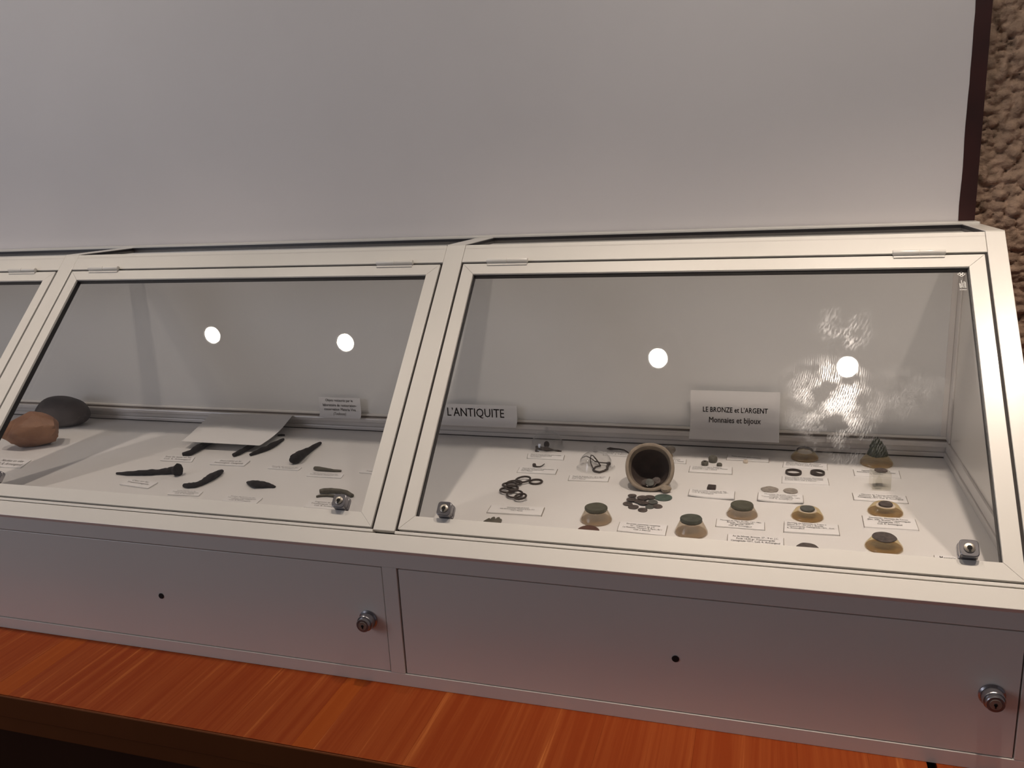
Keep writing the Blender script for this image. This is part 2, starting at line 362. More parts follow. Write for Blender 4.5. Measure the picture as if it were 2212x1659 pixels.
spotlight(-0.787, -0.040, LZ, (-0.62, 0.04, 0), 22, 'ceiling spotlight mirrored right of centre in the middle pane')
spotlight(0.180, -0.074, LZ, (0.12, 0.04, 0), 27, 'ceiling spotlight mirrored near the centre of the right pane')
spotlight(0.671, -0.089, LZ, (0.62, 0.06, 0), 44, 'ceiling spotlight mirrored in the wipe marks of the right pane', glow=400)
spotlight(1.031, -0.072, LZ, (0.93, 0.14, 0.1), 26, 'ceiling spotlight beyond the right end of the glass case')

def recenter(o, loc):
    """put a thing's origin at its base without moving anything"""
    T = Matrix.Translation(-Vector(loc)); seen = set()
    def walk(k):
        if k.type == 'MESH' and k.data.name not in seen: seen.add(k.data.name); k.data.transform(T)
        for c in k.children: walk(c)
    walk(o); o.location = loc
    return o

# ------------------------------------------------------------------ wooden tables under the case
GAP0, GAP1 = 0.6640, 0.6745
TY0, TY1 = -0.1653, 0.515
def table(label, x0, x1, cuts, light):
    t = thing('wooden_table', label, 'table', None)
    xs = [x0] + [c for c in cuts if x0 < c < x1] + [x1]
    for i in range(len(xs) - 1):
        a, b = xs[i], xs[i + 1]
        m = 'wood_l' if any(l0 <= (a + b) / 2 <= l1 for l0, l1 in light) else 'wood'
        o = MB().box((a + 0.00003, TY0, ZB - 0.022), (b - 0.00003, TY1, ZB)).build('plank', m, t, bevel=0.0002)
    MB().box((x0 + 0.001, TY0 - 0.0015, ZB - 0.038), (x1 - 0.001, TY0 + 0.022, ZB - 0.0012)).build('front_edging', 'wood_d', t, bevel=0.002)
    MB().box((x0 + 0.06, TY0 + 0.008, ZB - 0.070), (x1 - 0.06, TY0 + 0.030, ZB - 0.0225)).build('apron', 'wood_d', t, bevel=0.002)
    MB().box((x0 + 0.06, TY1 - 0.05, ZB - 0.105), (x1 - 0.06, TY1 - 0.028, ZB - 0.0225)).build('apron', 'wood_d', t, bevel=0.002)
    MB().box((x0 + 0.05, TY0 + 0.10, FLOORZ + 0.08), (x1 - 0.05, TY0 + 0.118, ZB - 0.0225)).build('recessed_front', 'wood_deep', t)
    for lx in (x0 + 0.02, x1 - 0.075):
        for ly in (TY0 + 0.026, TY1 - 0.081):
            MB().box((lx, ly, FLOORZ), (lx + 0.055, ly + 0.055, ZB - 0.0225)).build('leg', 'wood_d', t, bevel=0.003)
    recenter(t, ((x0 + x1) / 2, (TY0 + TY1) / 2, FLOORZ))
    return t
rc = random.Random(11)
cuts = [-0.585 - 0.12 * k for k in range(1, 12)] + [-0.600, -0.560, -0.44, -0.315, -0.20, -0.093, -0.062, 0.06, 0.17, 0.285, 0.40, 0.52, 0.60]
table('long red-brown varnished table of glued pine staves carrying the glass case', -1.95, GAP0, sorted(cuts), [(-0.60, -0.56), (-0.093, -0.062), (-1.2, -1.1)])
table('matching red-brown table past the dark joint under the right end of the case', GAP1, 2.10, [0.76, 0.87, 0.99, 1.10, 1.22, 1.34, 1.47, 1.6, 1.72, 1.85, 1.97], [(1.10, 1.22)])

# ------------------------------------------------------------------ the display case
case = thing('display_case', 'long cream metal table showcase with three sloping glass doors on a wooden table', 'showcase')
def part(mb, name, m, parent=case, **kw): return mb.build(name, m, parent, **kw)
TH = 0.022
# mullions and end posts in the slope plane
for (x0, x1) in ((XLEFT, DOORS[0][0] - 0.004), (DOORS[0][1] + 0.004, DOORS[1][0] - 0.004), (DOORS[1][1] + 0.004, DOORS[2][0] - 0.0043), (DOORS[2][1] + 0.004, XEND)):
    part(MB().box((x0, -0.0035, -TH), (x1, S2, 0), SL), 'slope_post', 'lacquer', bevel=0.0007)
    part(MB().box((x0, TOPY + 0.0004, TOPZ - TH), (x1, YB - 0.0142, TOPZ)), 'top_crossbar', 'lacquer', bevel=0.0007)
# ridge rails between the posts
for (x0, x1) in DOORS:
    part(MB().box((x0 - 0.0036, S1 + 0.004, -TH), (x1 + 0.0036, S2, 0), SL), 'ridge_rail', 'lacquer', bevel=0.0007)
    # dark core seen in the joints around each door
    c = MB()
    c.box((x0 - 0.0042, -0.002, -0.022), (x0 - 0.0003, S1 + 0.004, -0.0030), SL)
    c.box((x1 + 0.0003, -0.002, -0.022), (x1 + 0.0042, S1 + 0.004, -0.0030), SL)
    c.box((x0 - 0.0003, S1 + 0.0003, -0.022), (x1 + 0.0003, S1 + 0.0039, -0.0030), SL)
    part(c, 'joint_seal', 'gap')
    # bead and front rail under the door
    part(MB().box((x0 - 0.0036, -0.0066, -0.012), (x1 + 0.0036, -0.0026, -0.0004), SL), 'bead', 'lacquer', bevel=0.0006)
part(MB().box((XLEFT, -0.0088, -0.018), (XEND, -0.0001, -0.0105), SL), 'joint_seal', 'gap')
part(MB().box((XLEFT, -SLIP, -0.022), (XEND, -0.0080, 0), SL), 'front_rail', 'lacquer', bevel=0.0008)
# top: back rail and glazing
part(MB().box((XLEFT, YB - 0.0140, TOPZ - TH), (XEND, YB + 0.015, TOPZ + 0.003)), 'top_back_rail', 'lacquer', bevel=0.0015)
for (x0, x1) in DOORS:
    a, b = x0 - 0.004, x1 + 0.004
    part(MB().box((a, TOPY - 0.006, TOPZ - 0.0095), (b, YB - 0.0145, TOPZ - 0.0055)), 'top_glass', 'glass')
    g = MB(); g.box((a, YB - 0.0185, TOPZ - 0.0055), (b, YB - 0.0142, TOPZ - 0.0008)); g.box((a, TOPY + 0.004, TOPZ - 0.0055), (a + 0.003, YB - 0.0185, TOPZ - 0.0012)); g.box((b - 0.003, TOPY + 0.004, TOPZ - 0.0055), (b, YB - 0.0185, TOPZ - 0.0012))
    part(g, 'top_gasket', 'rubber')
# side walls
prof = [(YF + 0.004, ZB), (YB + 0.014, ZB), (YB + 0.014, TOPZ - 0.0225), (TOPY - 0.004, TOPZ - 0.0225), (0.024, 0.0), (-0.004, -0.0245), (YF + 0.004, -0.03)]
for (a, b) in ((XIN, XEND - 0.0006), (XLEFT + 0.0006, XLEFT + 0.018)):
    part(MB().prism(prof, a, b, 'x'), 'side_wall', 'lacquer', bevel=0.0006)
# inner side trim on the right: bottom profile, panel seam and corner upright
part(MB().box((XIN - 0.0060, 0.03, ZF), (XIN, YB - 0.0085, ZF + 0.010)).box((XIN - 0.0035, 0.03, ZF + 0.0104), (XIN, YB - 0.0085, ZF + 0.028)), 'side_profile', 'alu', bevel=0.0006)
part(MB().box((XIN - 0.0030, YB - 0.024, ZF + 0.029), (XIN, YB, TOPZ - 0.024)), 'corner_upright', 'alu', bevel=0.0006)
part(MB().box((XIN - 0.0115, YB - 0.003, ZF + 0.031), (XIN - 0.0031, YB, TOPZ - 0.024)), 'corner_bead', 'alu', bevel=0.0006)
# back, floor and inner profiles
part(MB().box((XLEFT + 0.018, YB, ZF), (XIN, YB + 0.014, TOPZ - 0.0225)), 'back_panel', 'back')
part(MB().box((XLEFT + 0.018, -0.004, ZF - 0.012), (XIN, YB, ZF)), 'display_floor', 'inner')
part(MB().box((XLEFT + 0.018, YB - 0.0100, ZF + 0.0012), (XIN, YB, ZF + 0.0085)), 'back_profile', 'alu', bevel=0.0012)
part(MB().box((XLEFT + 0.018, YB - 0.0060, ZF + 0.0085), (XIN, YB, ZF + 0.0165)), 'back_profile', 'alu', bevel=0.0008)
part(MB().box((XLEFT + 0.018, YB - 0.0105, ZF + 0.0165), (XIN, YB, ZF + 0.0265)), 'back_profile', 'alu', bevel=0.0025)
part(MB().box((XLEFT + 0.018, YB - 0.0020, ZF + 0.0265), (XIN, YB, ZF + 0.0300)), 'back_groove', 'groove')
part(MB().box((XLEFT + 0.018, YB - 0.0045, ZF + 0.0300), (XIN, YB, ZF + 0.0345)), 'back_bead', 'lacquer', bevel=0.0012)
part(MB().box((XLEFT + 0.018, YB - 0.0104, ZF + 0.0001), (XIN, YB, ZF + 0.0011)), 'back_groove', 'gap')
part(MB().box((XLEFT + 0.018, YB - 0.008, TOPZ - 0.040), (XIN, YB, TOPZ - 0.0225)), 'back_profile', 'alu', bevel=0.001)

# lower box: fascia frame and flap panels
FD = 0.016
STILES = [(-1.628, -1.5535), (-0.7979, -0.7763), (-0.0224, -0.0008), (0.7531, XEND)]
part(MB().box((XLEFT, YF, ZDT + 0.0008), (XEND, YF + FD, -0.0232)), 'fascia_top_rail', 'lacquer', bevel=0.0006)
part(MB().box((XLEFT, YF, ZB), (XEND, YF + FD, ZDB - 0.0005)), 'fascia_bottom_rail', 'lacquer', bevel=0.0006)
for a, b in STILES: part(MB().box((a, YF, ZDB - 0.0003), (b, YF + FD, ZDT + 0.0006)), 'fascia_stile', 'lacquer', bevel=0.0005)
part(MB().box((XLEFT + 0.018, YF + FD, ZB), (XIN, YF + FD + 0.004, -0.03)), 'fascia_core', 'gap')
part(MB().box((XLEFT + 0.018, YF + FD + 0.004, ZB), (XIN, YB + 0.014, ZB + 0.012)), 'bottom_board', 'lacquer')
part(MB().box((XLEFT + 0.018, YB, ZB + 0.012), (XIN, YB + 0.014, ZF - 0.001)), 'lower_back', 'lacquer')
def flap(i):
    a, b = STILES[i][1], STILES[i + 1][0]
    p = part(MB().box((a + 0.0022, YF + 0.0012, ZDB + 0.0006), (b - 0.0016, YF + FD, ZDT - 0.0012)), 'flap_panel', 'lacquer', bevel=0.0006)
    x = a + 0.3745; zc = -0.1380
    R = Matrix.Rotation(math.pi / 2, 4, 'X')          # local z -> -y (out of the panel)
    T = Matrix.Translation((x, YF + 0.0012, zc)) @ R
    MB().lathe([(0.0036, -0.0005), (0.0046, 0.0005), (0.0042, 0.0012), (0.0, 0.0014)], 20, T).build('plug', 'black', p, smooth=True)
    xl = b - 0.0285; T = Matrix.Translation((xl, YF + 0.0012, -0.1352)) @ R
    MB().lathe([(0.0140, -0.001), (0.0140, 0.0015), (0.0122, 0.0030), (0.0118, 0.0030), (0.0118, 0.0120), (0.0113, 0.0128), (0.0100, 0.0130), (0.0100, 0.0175), (0.0092, 0.0184), (0.0, 0.0184)], 32, T).build('lock_barrel', 'chrome', p, smooth=True, sharp=30)
    MB().lathe([(0.0062, 0.0183), (0.0062, 0.0190), (0.0, 0.0190)], 28, T).build('lock_cylinder', 'brass', p, smooth=True)
    k = MB(); k.lathe([(0.0020, 0.0189), (0.0020, 0.0194), (0.0, 0.0194)], 16, T); k.box((-0.0008, -0.0042, 0.0189), (0.0008, 0.0, 0.0194), T)
    k.build('keyhole', 'black', p)
for i in range(3): flap(i)

# sloping glass doors
def mitre(x0, x1, s0, s1, w, side):
    e = 0.00018
    O = [(x0, s0), (x1, s0), (x1, s1), (x0, s1)]; I = [(x0 + w, s0 + w), (x1 - w, s0 + w), (x1 - w, s1 - w), (x0 + w, s1 - w)]
    if side == 'b': return [(O[0][0] + e, O[0][1]), (O[1][0] - e, O[1][1]), (I[1][0] - e, I[1][1]), (I[0][0] + e, I[0][1])]
    if side == 't': return [(I[3][0] + e, I[3][1]), (I[2][0] - e, I[2][1]), (O[2][0] - e, O[2][1]), (O[3][0] + e, O[3][1])]
    if side == 'l': return [(O[0][0], O[0][1] + e), (I[0][0], I[0][1] + e), (I[3][0], I[3][1] - e), (O[3][0], O[3][1] - e)]
    return [(I[1][0], I[1][1] + e), (O[1][0], O[1][1] + e), (O[2][0], O[2][1] - e), (I[2][0], I[2][1] - e)]
def door(i):
    x0, x1 = DOORS[i]
    d = empty('glass_door'); d.parent = case
    for side, nm in (('b', 'frame_rail'), ('t', 'frame_rail'), ('l', 'frame_stile'), ('r', 'frame_stile')):
        MB().prism(mitre(x0, x1, 0, S1, W, side), -0.0042, 0.0, 'z', SL).prism(mitre(x0, x1, 0, S1, W, side), -0.0125, -0.0046, 'z', SL).build(nm, 'lacquer', d, bevel=0.0003)
    g = MB(); xa, xb, sa_, sb = x0 + W, x1 - W, W, S1 - W; t = 0.0014
    for a, b in (((xa - 0.001, sa_), (xa + t, sb)), ((xb - t, sa_), (xb + 0.001, sb)), ((xa, sb - t), (xb, sb + 0.001)), ((xa, sa_ - 0.001), (xb, sa_ + t))):
        g.box((a[0], a[1], -0.0115), (b[0], b[1], -0.0042), SL)
    g.build('gasket', 'rubber', d)
    p = MB().box((xa - 0.0005, sa_ - 0.0005, -0.0120), (xb + 0.0005, sb + 0.0005, -0.0085), SL).build('glass_pane', 'glass_smear' if i == 2 else 'glass', d)
    uv = p.data.uv_layers.new(name='UVMap')
    for lp in p.data.loops:
        v = p.data.vertices[lp.vertex_index].co; uv.data[lp.index].uv = (v.x, v.y * CA + v.z * SA)
    for hx, hl in ((x0 + 0.0745, 0.034), (x1 - 0.081, 0.033)):
        h = MB(); sy = S1 + 0.0030
        R = SL @ Matrix.Translation((hx, sy, 0.0030)) @ Matrix.Rotation(math.pi / 2, 4, 'Y')
        h.lathe([(0.0036, -hl), (0.0040, -hl + 0.0008), (0.0040, -0.0006), (0.0034, -0.0003), (0.0034, 0.0003), (0.0040, 0.0006), (0.0040, hl - 0.0008), (0.0036, hl)], 18, R)
        h.box((hx - hl + 0.001, S1 - 0.0045, -0.0002), (hx + hl - 0.001, S1 + 0.0030, 0.0018), SL)
        h.build('hinge', 'lacquer', d, smooth=True, sharp=35)
    for lx in (x0 + 0.0635, x1 - 0.0545):
        T = SL @ Matrix.Translation((lx, 0.0312, -0.0085))
        r = 0.0100; out = []
        for q in range(40):
            an = 2 * math.pi * q / 40; c, s_ = math.cos(an), math.sin(an)
            k = r / (abs(c) ** 5 + abs(s_) ** 5) ** 0.2; out.append((c * k, s_ * k))
        lock = MB().prism([(a * 1.04, b * 1.04) for a, b in out], 0.0, 0.0075, 'z', T).prism(out, 0.0075, 0.0175, 'z', T)
        lock.build('lock_body', 'chrome', d, bevel=0.0010, smooth=True, sharp=40)
        MB().lathe([(0.0058, 0.0174), (0.0058, 0.0184), (0.0052, 0.0188), (0.0, 0.0188)], 28, T).build('lock_cylinder', 'brass', d, smooth=True)
        k = MB().lathe([(0.0028, 0.0187), (0.0028, 0.0191), (0.0, 0.0191)], 16, T); k.box((-0.0012, -0.0050, 0.0187), (0.0012, 0.0, 0.0191), T)
        k.build('keyhole', 'black', d)
    if i == 2:     # safety-glass stamp etched in the upper right corner
        e = MB(); cx, cs = xb - 0.0085, sb - 0.0065; z = -0.0083
        for (du, dv) in ((0, 0.0022), (0.0026, 0), (-0.0026, 0), (0, -0.0022)):
            for a, b in (((-.0022, 0), (0, .0019)), ((0, .0019), (.0022, 0)), ((.0022, 0), (0, -.0019)), ((0, -.0019), (-.0022, 0))):
                p0 = Vector((cx + du + a[0], cs + dv + a[1])); p1 = Vector((cx + du + b[0], cs + dv + b[1])); n_ = Vector((-(p1 - p0).y, (p1 - p0).x)).normalized() * 0.00028
                e.add([(p0.x - n_.x, p0.y - n_.y, z), (p1.x - n_.x, p1.y - n_.y, z), (p1.x + n_.x, p1.y + n_.y, z), (p0.x + n_.x, p0.y + n_.y, z)], [(0, 1, 2, 3)], 0, SL)
        for k_, (u, v0, v1) in enumerate(((-.0034, -.0225, -.0150), (-.0022, -.0232, -.0155), (-.0008, -.0215, -.0100), (.0006, -.0222, -.0140), (.0022, -.0225, -.0118), (.0036, -.0232, -.0128))):
            q = v0
            rr = random.Random(k_)
            while q < v1:
                ln = rr.uniform(.0006, .0016); e.box((cx + u - .00035, cs + q, z), (cx + u + .00035, cs + min(q + ln, v1), z + .00005), SL); q += ln + .0004
        e.box((cx - .0040, cs - .0262, z), (cx + .0046, cs - .0256, z + .00005), SL)
        e.build('safety_glass_stamp', 'etch', d)
    return d
for i in range(3): door(i)
recenter(case, (-0.42, 0.25, ZB))

# ------------------------------------------------------------------ signs standing on the back profile
def sign(name, label, x0, x1, z0, z1, y, bend, lines, mat_ink='ink', tilt=0.0):
    """paper card standing against the back; the foot may curl forward. lines: (text, u0, u1, v0, v1, bold)"""
    t = thing(name, label, 'sign')
    th = 0.0006
    def at(u, v, off=0.0):
        yy = y - tilt * (1 - v) - bend * max(0, 0.35 - v) ** 2
        return (x0 + (x1 - x0) * u, yy - off, z0 + (z1 - z0) * v)
    mb = MB(); nv = 64
    vs = [at(u, j / nv, o) for o in (0.0, -th) for j in range(nv + 1) for u in (0, 1)]
    k = 2 * (nv + 1); fs = []
    for j in range(nv):
        a = 2 * j; fs.append((a, a + 1, a + 3, a + 2)); fs.append((k + a + 1, k + a, k + a + 2, k + a + 3))
        fs.append((a + 1, k + a + 1, k + a + 3, a + 3)); fs.append((k + a, a, a + 2, k + a + 2))
    fs.append((0, k, k + 1, 1)); fs.append((2 * nv, 2 * nv + 1, k + 2 * nv + 1, k + 2 * nv))
    mb.add(vs, fs).build('card', 'paper', t, smooth=True)
    for (txt, u0, u1, v0, v1, bold) in lines:
        place_text('lettering', txt, lambda u, v: at(u, v, 0.0004), u0, u1, v0, v1, mat_ink, t, heavy=bold)
    recenter(t, ((x0 + x1) / 2, y, z0)); return t
YS = YB - 0.0125
sign('period_sign', "white strip sign reading L'ANTIQUITE standing on the back profile", -0.150, 0.0232, -0.0005, 0.0388, YS, 0.10,
     [("L\u2019ANTIQUITE", 0.184, 0.852, 0.30, 0.81, 0.004)], tilt=0.0)
sign('section_sign', 'white paper sign about bronze and silver coins and jewels in the right bay', 0.3452, 0.4955, -0.0010, 0.0788, YS, 0.25,
     [("LE BRONZE et L\u2019ARGENT", 0.145, 0.870, 0.520, 0.635, 0.012), ("Monnaies et bijoux", 0.215, 0.795, 0.245, 0.405, 0.016)])
sign('restoration_sign', 'small white italic notice about restored objects at the back of the middle bay', -0.3985, -0.3050, 0.0020, 0.0432, YS, 0.05,
     [("Objets restaur\u00e9s par le", 0.16, 0.82, 0.76, 0.93, 0.006), ("laboratoire de restauration-", 0.09, 0.90, 0.55, 0.69, 0.006),
      ("conservation Materia Viva", 0.11, 0.875, 0.335, 0.475, 0.006), ("(Toulouse)", 0.34, 0.64, 0.09, 0.26, 0.006)], mat_ink='inkgrey')

# ------------------------------------------------------------------ caption cards lying on the display floor
def caption(label, tl, tr, br, bl, text, u0=0.08, u1=0.92, v0=0.14, v1=0.9, h=0.0016, align='CENTER', lift=0.0, under=False, edge=True):
    t = thing('caption_card', label, 'caption card', 'printed caption cards in the case')
    tl, tr, br, bl = (Vector((p[0], p[1], 0)) for p in (tl, tr, br, bl))
    def at(u, v, z=h):
        a = bl.lerp(br, u); b = tl.lerp(tr, u); p = a.lerp(b, v)
        return (p.x, p.y, ZF + z + lift * (abs(u - 0.5) * 2) ** 2 * (1 - v))
    mb = MB(); nu = 8
    vs = [at(i / nu, v, z) for z in (h, 0.0004 if h > 0.001 else 0.0) for v in (0, 1) for i in range(nu + 1)]
    k = nu + 1; fs = []
    for i in range(nu):
        fs += [(i, i + 1, k + i + 1, k + i), (3 * k + i, 3 * k + i + 1, 2 * k + i + 1, 2 * k + i), (2 * k + i, 2 * k + i + 1, i + 1, i), (k + i, k + i + 1, 3 * k + i + 1, 3 * k + i)]
    fs += [(0, k, 3 * k, 2 * k), (nu, 2 * k + nu, 3 * k + nu, k + nu)]
    mb.add(vs, fs).build('card', 'paper', t)
    if under:
        m2 = MB(); o = 0.0022
        q = [bl + Vector((-o, -o * .6, 0)), br + Vector((o * .2, -o * .6, 0)), tr + Vector((0, -o, 0)), tl + Vector((-o, -o, 0))]
        m2.add([(p.x, p.y, ZF + 0.0) for p in q] + [(p.x, p.y, ZF + 0.0004) for p in q], [(3, 2, 1, 0), (4, 5, 6, 7), (0, 1, 5, 4), (1, 2, 6, 5), (2, 3, 7, 6), (3, 0, 4, 7)]).build('backing_card', 'paper', t)
    if text:
        place_text('lettering', text, lambda u, v: at(u, v, h + 0.00025), u0, u1, v0, v1, 'inkgrey', t, align=align, line=1.05, heavy=0.005 if edge else 0.0)
    for u in ((-0.008, 1.008) if edge else ()):
        a, b = Vector(at(u, 0.0, 0)), Vector(at(u, 1.0, 0)); w_ = Vector((0.00028, 0, 0)); up = Vector((0, 0, h * 0.9))
        MB().add([a - w_, a + w_, b + w_, b - w_, a - w_ + up, a + w_ + up, b + w_ + up, b - w_ + up], [(0,3,2,1),(4,5,6,7),(0,1,5,4),(1,2,6,5),(2,3,7,6),(3,0,4,7)]).build('plate_edge', 'edge', t)
    c = (tl + tr + br + bl) / 4
    recenter(t, (c.x, c.y, ZF)); return t
CAST = 'Castagn\u00e8de 1971'; ARM = 'Coll. R. Armengaud'
caption('caption card just in front of the glass dome over the knobbed brooch', (0.0679,0.4035), (0.1339,0.4058), (0.1378,0.3809), (0.0729,0.3796),
        'Fibule en bronze, p\u00e9riode gallo-romaine\nLe Fousset, Montaut le Fort\nColl. J. Manuel', align='LEFT')
caption('caption card under the tiny curled bronze hook', (0.0739,0.3312), (0.1393,0.3329), (0.1416,0.3087), (0.0760,0.3074),
        'Fibule de bronze, p\u00e9riode gallo-romaine\nLe Fousset, Montaut le Fort\nColl. J. Manuel', align='LEFT')
caption('caption card in front of the glass dome over the coiled wire brooch', (0.1672,0.3066), (0.2319,0.3123), (0.2334,0.2892), (0.1698,0.2848),
        'Fibule de bronze 1er - 2e s. ap. J.C.\nLe Fousset, Montaut le Fort 1911\nColl. J. Manuel', align='LEFT')
caption('wide caption card in front of the chain of linked bronze rings', (0.0804,0.1581), (0.1610,0.1657), (0.1643,0.1355), (0.0824,0.1317),
        'Anneaux annel\u00e9s de bronze\nLieu de la trouvaille : Montaut le Fort 1911\nColl. J. Manuel', 0.2, 0.84, 0.3, 0.86, h=0.0022)
caption('caption card in front of the heap of spilled coins', (0.2805,0.1349), (0.3464,0.1350), (0.3475,0.1002), (0.2819,0.1044),
        'Diverses monnaies romaines\nIer - IV\u00e8me s. ap. J.C.\nLe Fousset, Montaut le Fort 1911\nColl. J. Manuel', 0.09, 0.91, 0.18, 0.9)
caption('caption card half hidden behind the left side of the clay cup', (0.1995,0.4348), (0.2550,0.4333), (0.2561,0.4159), (0.2012,0.4172),
        'Anse en bronze\nColl. J. Manuel', align='LEFT')
caption('caption card showing past the right side of the clay cup', (0.2953,0.4221), (0.3449,0.4154), (0.3461,0.3951), (0.2966,0.4004),
        'Perle de verre, bronze\nLe Fousset, Coll. J. Manuel', align='LEFT')
caption('caption card in front of the three grey-green beads', (0.3553,0.3841), (0.4219,0.3875), (0.4231,0.3555), (0.3555,0.3556),
        'Trois perles en pierre, Romaines\nRetrouv\u00e9es \u00e0 Le Fousset, Coll. Montaut\nLe Fort 1911, coll. J. Manuel', 0.06, 0.9, 0.34, 0.9, align='LEFT', h=0.002)
caption('caption card lying in the shadow behind the tiny cream bead', (0.4128,0.4507), (0.4798,0.4424), (0.4792,0.4234), (0.4117,0.4262),
        'Perle, p\u00e9riode gallo-romaine', 0.1, 0.8, 0.55, 0.85, align='LEFT', h=0.002)
caption('caption card in front of the small dark square weight', (0.3644,0.2766), (0.4307,0.2785), (0.4314,0.2450), (0.3648,0.2493),
        'Poids mon\u00e9taire romain du bas\nTransmongu\u00e9s, Castagn\u00e8de 1971\nColl. R. Armengaud', 0.06, 0.86, 0.36, 0.9, align='LEFT', h=0.0024, lift=0.002)
caption('caption card below the two worn silver coins', (0.4660,0.2805), (0.5287,0.2803), (0.5285,0.2475), (0.4652,0.2477),
        'Monnaies de petits modules\nVolques Tectosages\nTransmongu\u00e9s, Castagn\u00e8de 1971\nColl. R. Armengaud', 0.07, 0.93, 0.2, 0.88, h=0.0024, lift=0.002)
caption('caption card between the pin on its clear base and the two dark finger rings', (0.5040,0.4286), (0.5706,0.4286), (0.5697,0.4015), (0.5019,0.4030),
        'Fibule de bronze, Romaine\nPr\u00e9sent\u00e9e par Le Fousset\nLe Fort 1911, coll. J. Manuel', 0.06, 0.9, 0.3, 0.9, align='LEFT', under=True)
caption('caption card below the two dark finger rings', (0.5010,0.3586), (0.5678,0.3612), (0.5682,0.3317), (0.5001,0.3290),
        'Deux bagues en bronze, Romaines\nRetrouv\u00e9es \u00e0 Le Fousset, Montaut\nLe Fort 1911, coll. J. Manuel', 0.06, 0.9, 0.34, 0.92, align='LEFT', under=True)
caption('caption card partly covered by the clear cube', (0.6095,0.4092), (0.6763,0.4138), (0.6747,0.3794), (0.6094,0.3802),
        'Figurine de bronze, Romaine\nRetrouv\u00e9e \u00e0 Le Fousset, Coll. Montaut\nLe Fort 1911', 0.07, 0.92, 0.3, 0.9, under=True)
caption('caption card between the clear cube and the amber base with a small coin', (0.5999,0.3048), (0.6716,0.3036), (0.6712,0.2752), (0.5999,0.2770),
        'Monnaie de T\u00e9tricus (270-273)\nAntoninien. Bronze. Transmongu\u00e9s.\nCastagn\u00e8de 1971. Coll. R. Armengaud', 0.08, 0.93, 0.3, 0.9)
caption('doubled caption card nearest the right wall, in front of an amber base', (0.6054,0.2176), (0.6714,0.2156), (0.6709,0.1795), (0.6046,0.1775),
        'Constantin. Monnaie de Canon\n(Sisc. 308). Bronze. Transmongu\u00e9s\nCastagn\u00e8de 1971\nColl. R. Armengaud', 0.08, 0.9, 0.24, 0.9, under=True, h=0.0022)
caption('caption card with four left-set lines in front of the amber base beside the bright reflection', (0.5022,0.1766), (0.5706,0.1777), (0.5706,0.1444), (0.5011,0.1423),
        'Monnaie de Maximien \u00e0 Trajan \u00e0\nSabine 311 - Fin IVe s. Bronze.\nTransmongu\u00e9s. Castagn\u00e8de 1971. Coll.\nR. Armengaud', 0.05, 0.93, 0.28, 0.93, align='LEFT', h=0.0022)
caption('caption card below the olive coin on the rightmost cloudy base', (0.4118,0.1710), (0.4753,0.1699), (0.4758,0.1440), (0.4117,0.1447),
        'Monnaie de Marc Aur\u00e8le (161-180)\nBronze. Transmongu\u00e9s\nCastagn\u00e8de 1971\nColl. R. Armengaud', 0.07, 0.93, 0.1, 0.92)
caption('caption card cut off by the lower door rail, right of the green coin base', (0.4294,0.1211), (0.4999,0.1218), (0.4999,0.0892), (0.4298,0.0881),
        'As de N\u00eemes. Bronze. 27 - 9 av. J.C.\nPoids 14,00 gr. Transmongu\u00e9s\nCastagn\u00e8de 1971. Coll. R. Armengaud', 0.06, 0.94, 0.3, 0.92)
caption('caption card almost hidden by the lower door rail, left of the right-hand lock', (0.6779,0.1057), (0.7249,0.1047), (0.7229,0.0754), (0.6751,0.0755),
        'Monnaie romaine', 0.12, 0.9, 0.6, 0.92)
# middle and left bays
caption('caption card under the dark rod at the left of the leaning white sheet', (-0.6213,0.2841), (-0.5522,0.2870), (-0.5395,0.2600), (-0.6072,0.2568), 'Soie de lame en fer\nColl. R. Armengaud', edge=False)
caption('caption card below the two crossing thin iron rods', (-0.5018,0.2773), (-0.4294,0.2832), (-0.4240,0.2559), (-0.4949,0.2531), 'Deux pointes en fer\nTransmongu\u00e9s, Castagn\u00e8de', h=0.0022, edge=False)
caption('caption card below the socketed iron spearhead', (-0.3754,0.2664), (-0.3119,0.2670), (-0.3100,0.2516), (-0.3723,0.2521), 'Douille de lance en fer\nColl. R. Armengaud', edge=False)
caption('caption card below the short tapering bar', (-0.2840,0.2466), (-0.2178,0.2477), (-0.2137,0.2294), (-0.2798,0.2287), 'Tige de section carr\u00e9e en fer\nTransmongu\u00e9s, Castagn\u00e8de 1971', 0.06, 0.88, 0.3, 0.9, edge=False)
caption('caption card below the long iron nail', (-0.5919,0.1602), (-0.5259,0.1539), (-0.5230,0.1255), (-0.5896,0.1332), 'Clou en fer\nTransmongu\u00e9s', 0.1, 0.85, 0.35, 0.9, h=0.0022, edge=False)
caption('caption card below the curved iron blade', (-0.4779,0.1315), (-0.4163,0.1308), (-0.4103,0.1114), (-0.4687,0.1076), 'Lame courbe en fer\nTransmongu\u00e9s, Castagn\u00e8de\nColl. R. Armengaud', edge=False)
caption('caption card below the leaf-shaped iron point', (-0.3654,0.1239), (-0.2966,0.1232), (-0.2928,0.0982), (-0.3579,0.1001), 'Pointe de lance en fer\n1er - 2e s. Transmongu\u00e9s\nCastagn\u00e8de 1971\nColl. R. Armengaud', 0.1, 0.88, 0.12, 0.92, edge=False)
caption('caption card partly covered by the right lock of the middle door', (-0.2139,0.1291), (-0.1464,0.1286), (-0.1390,0.0999), (-0.2083,0.1002), 'Fragments de bracelets\nTransmongu\u00e9s, Castagn\u00e8de\nColl. R. Armengaud', 0.1, 0.92, 0.2, 0.9, edge=False)
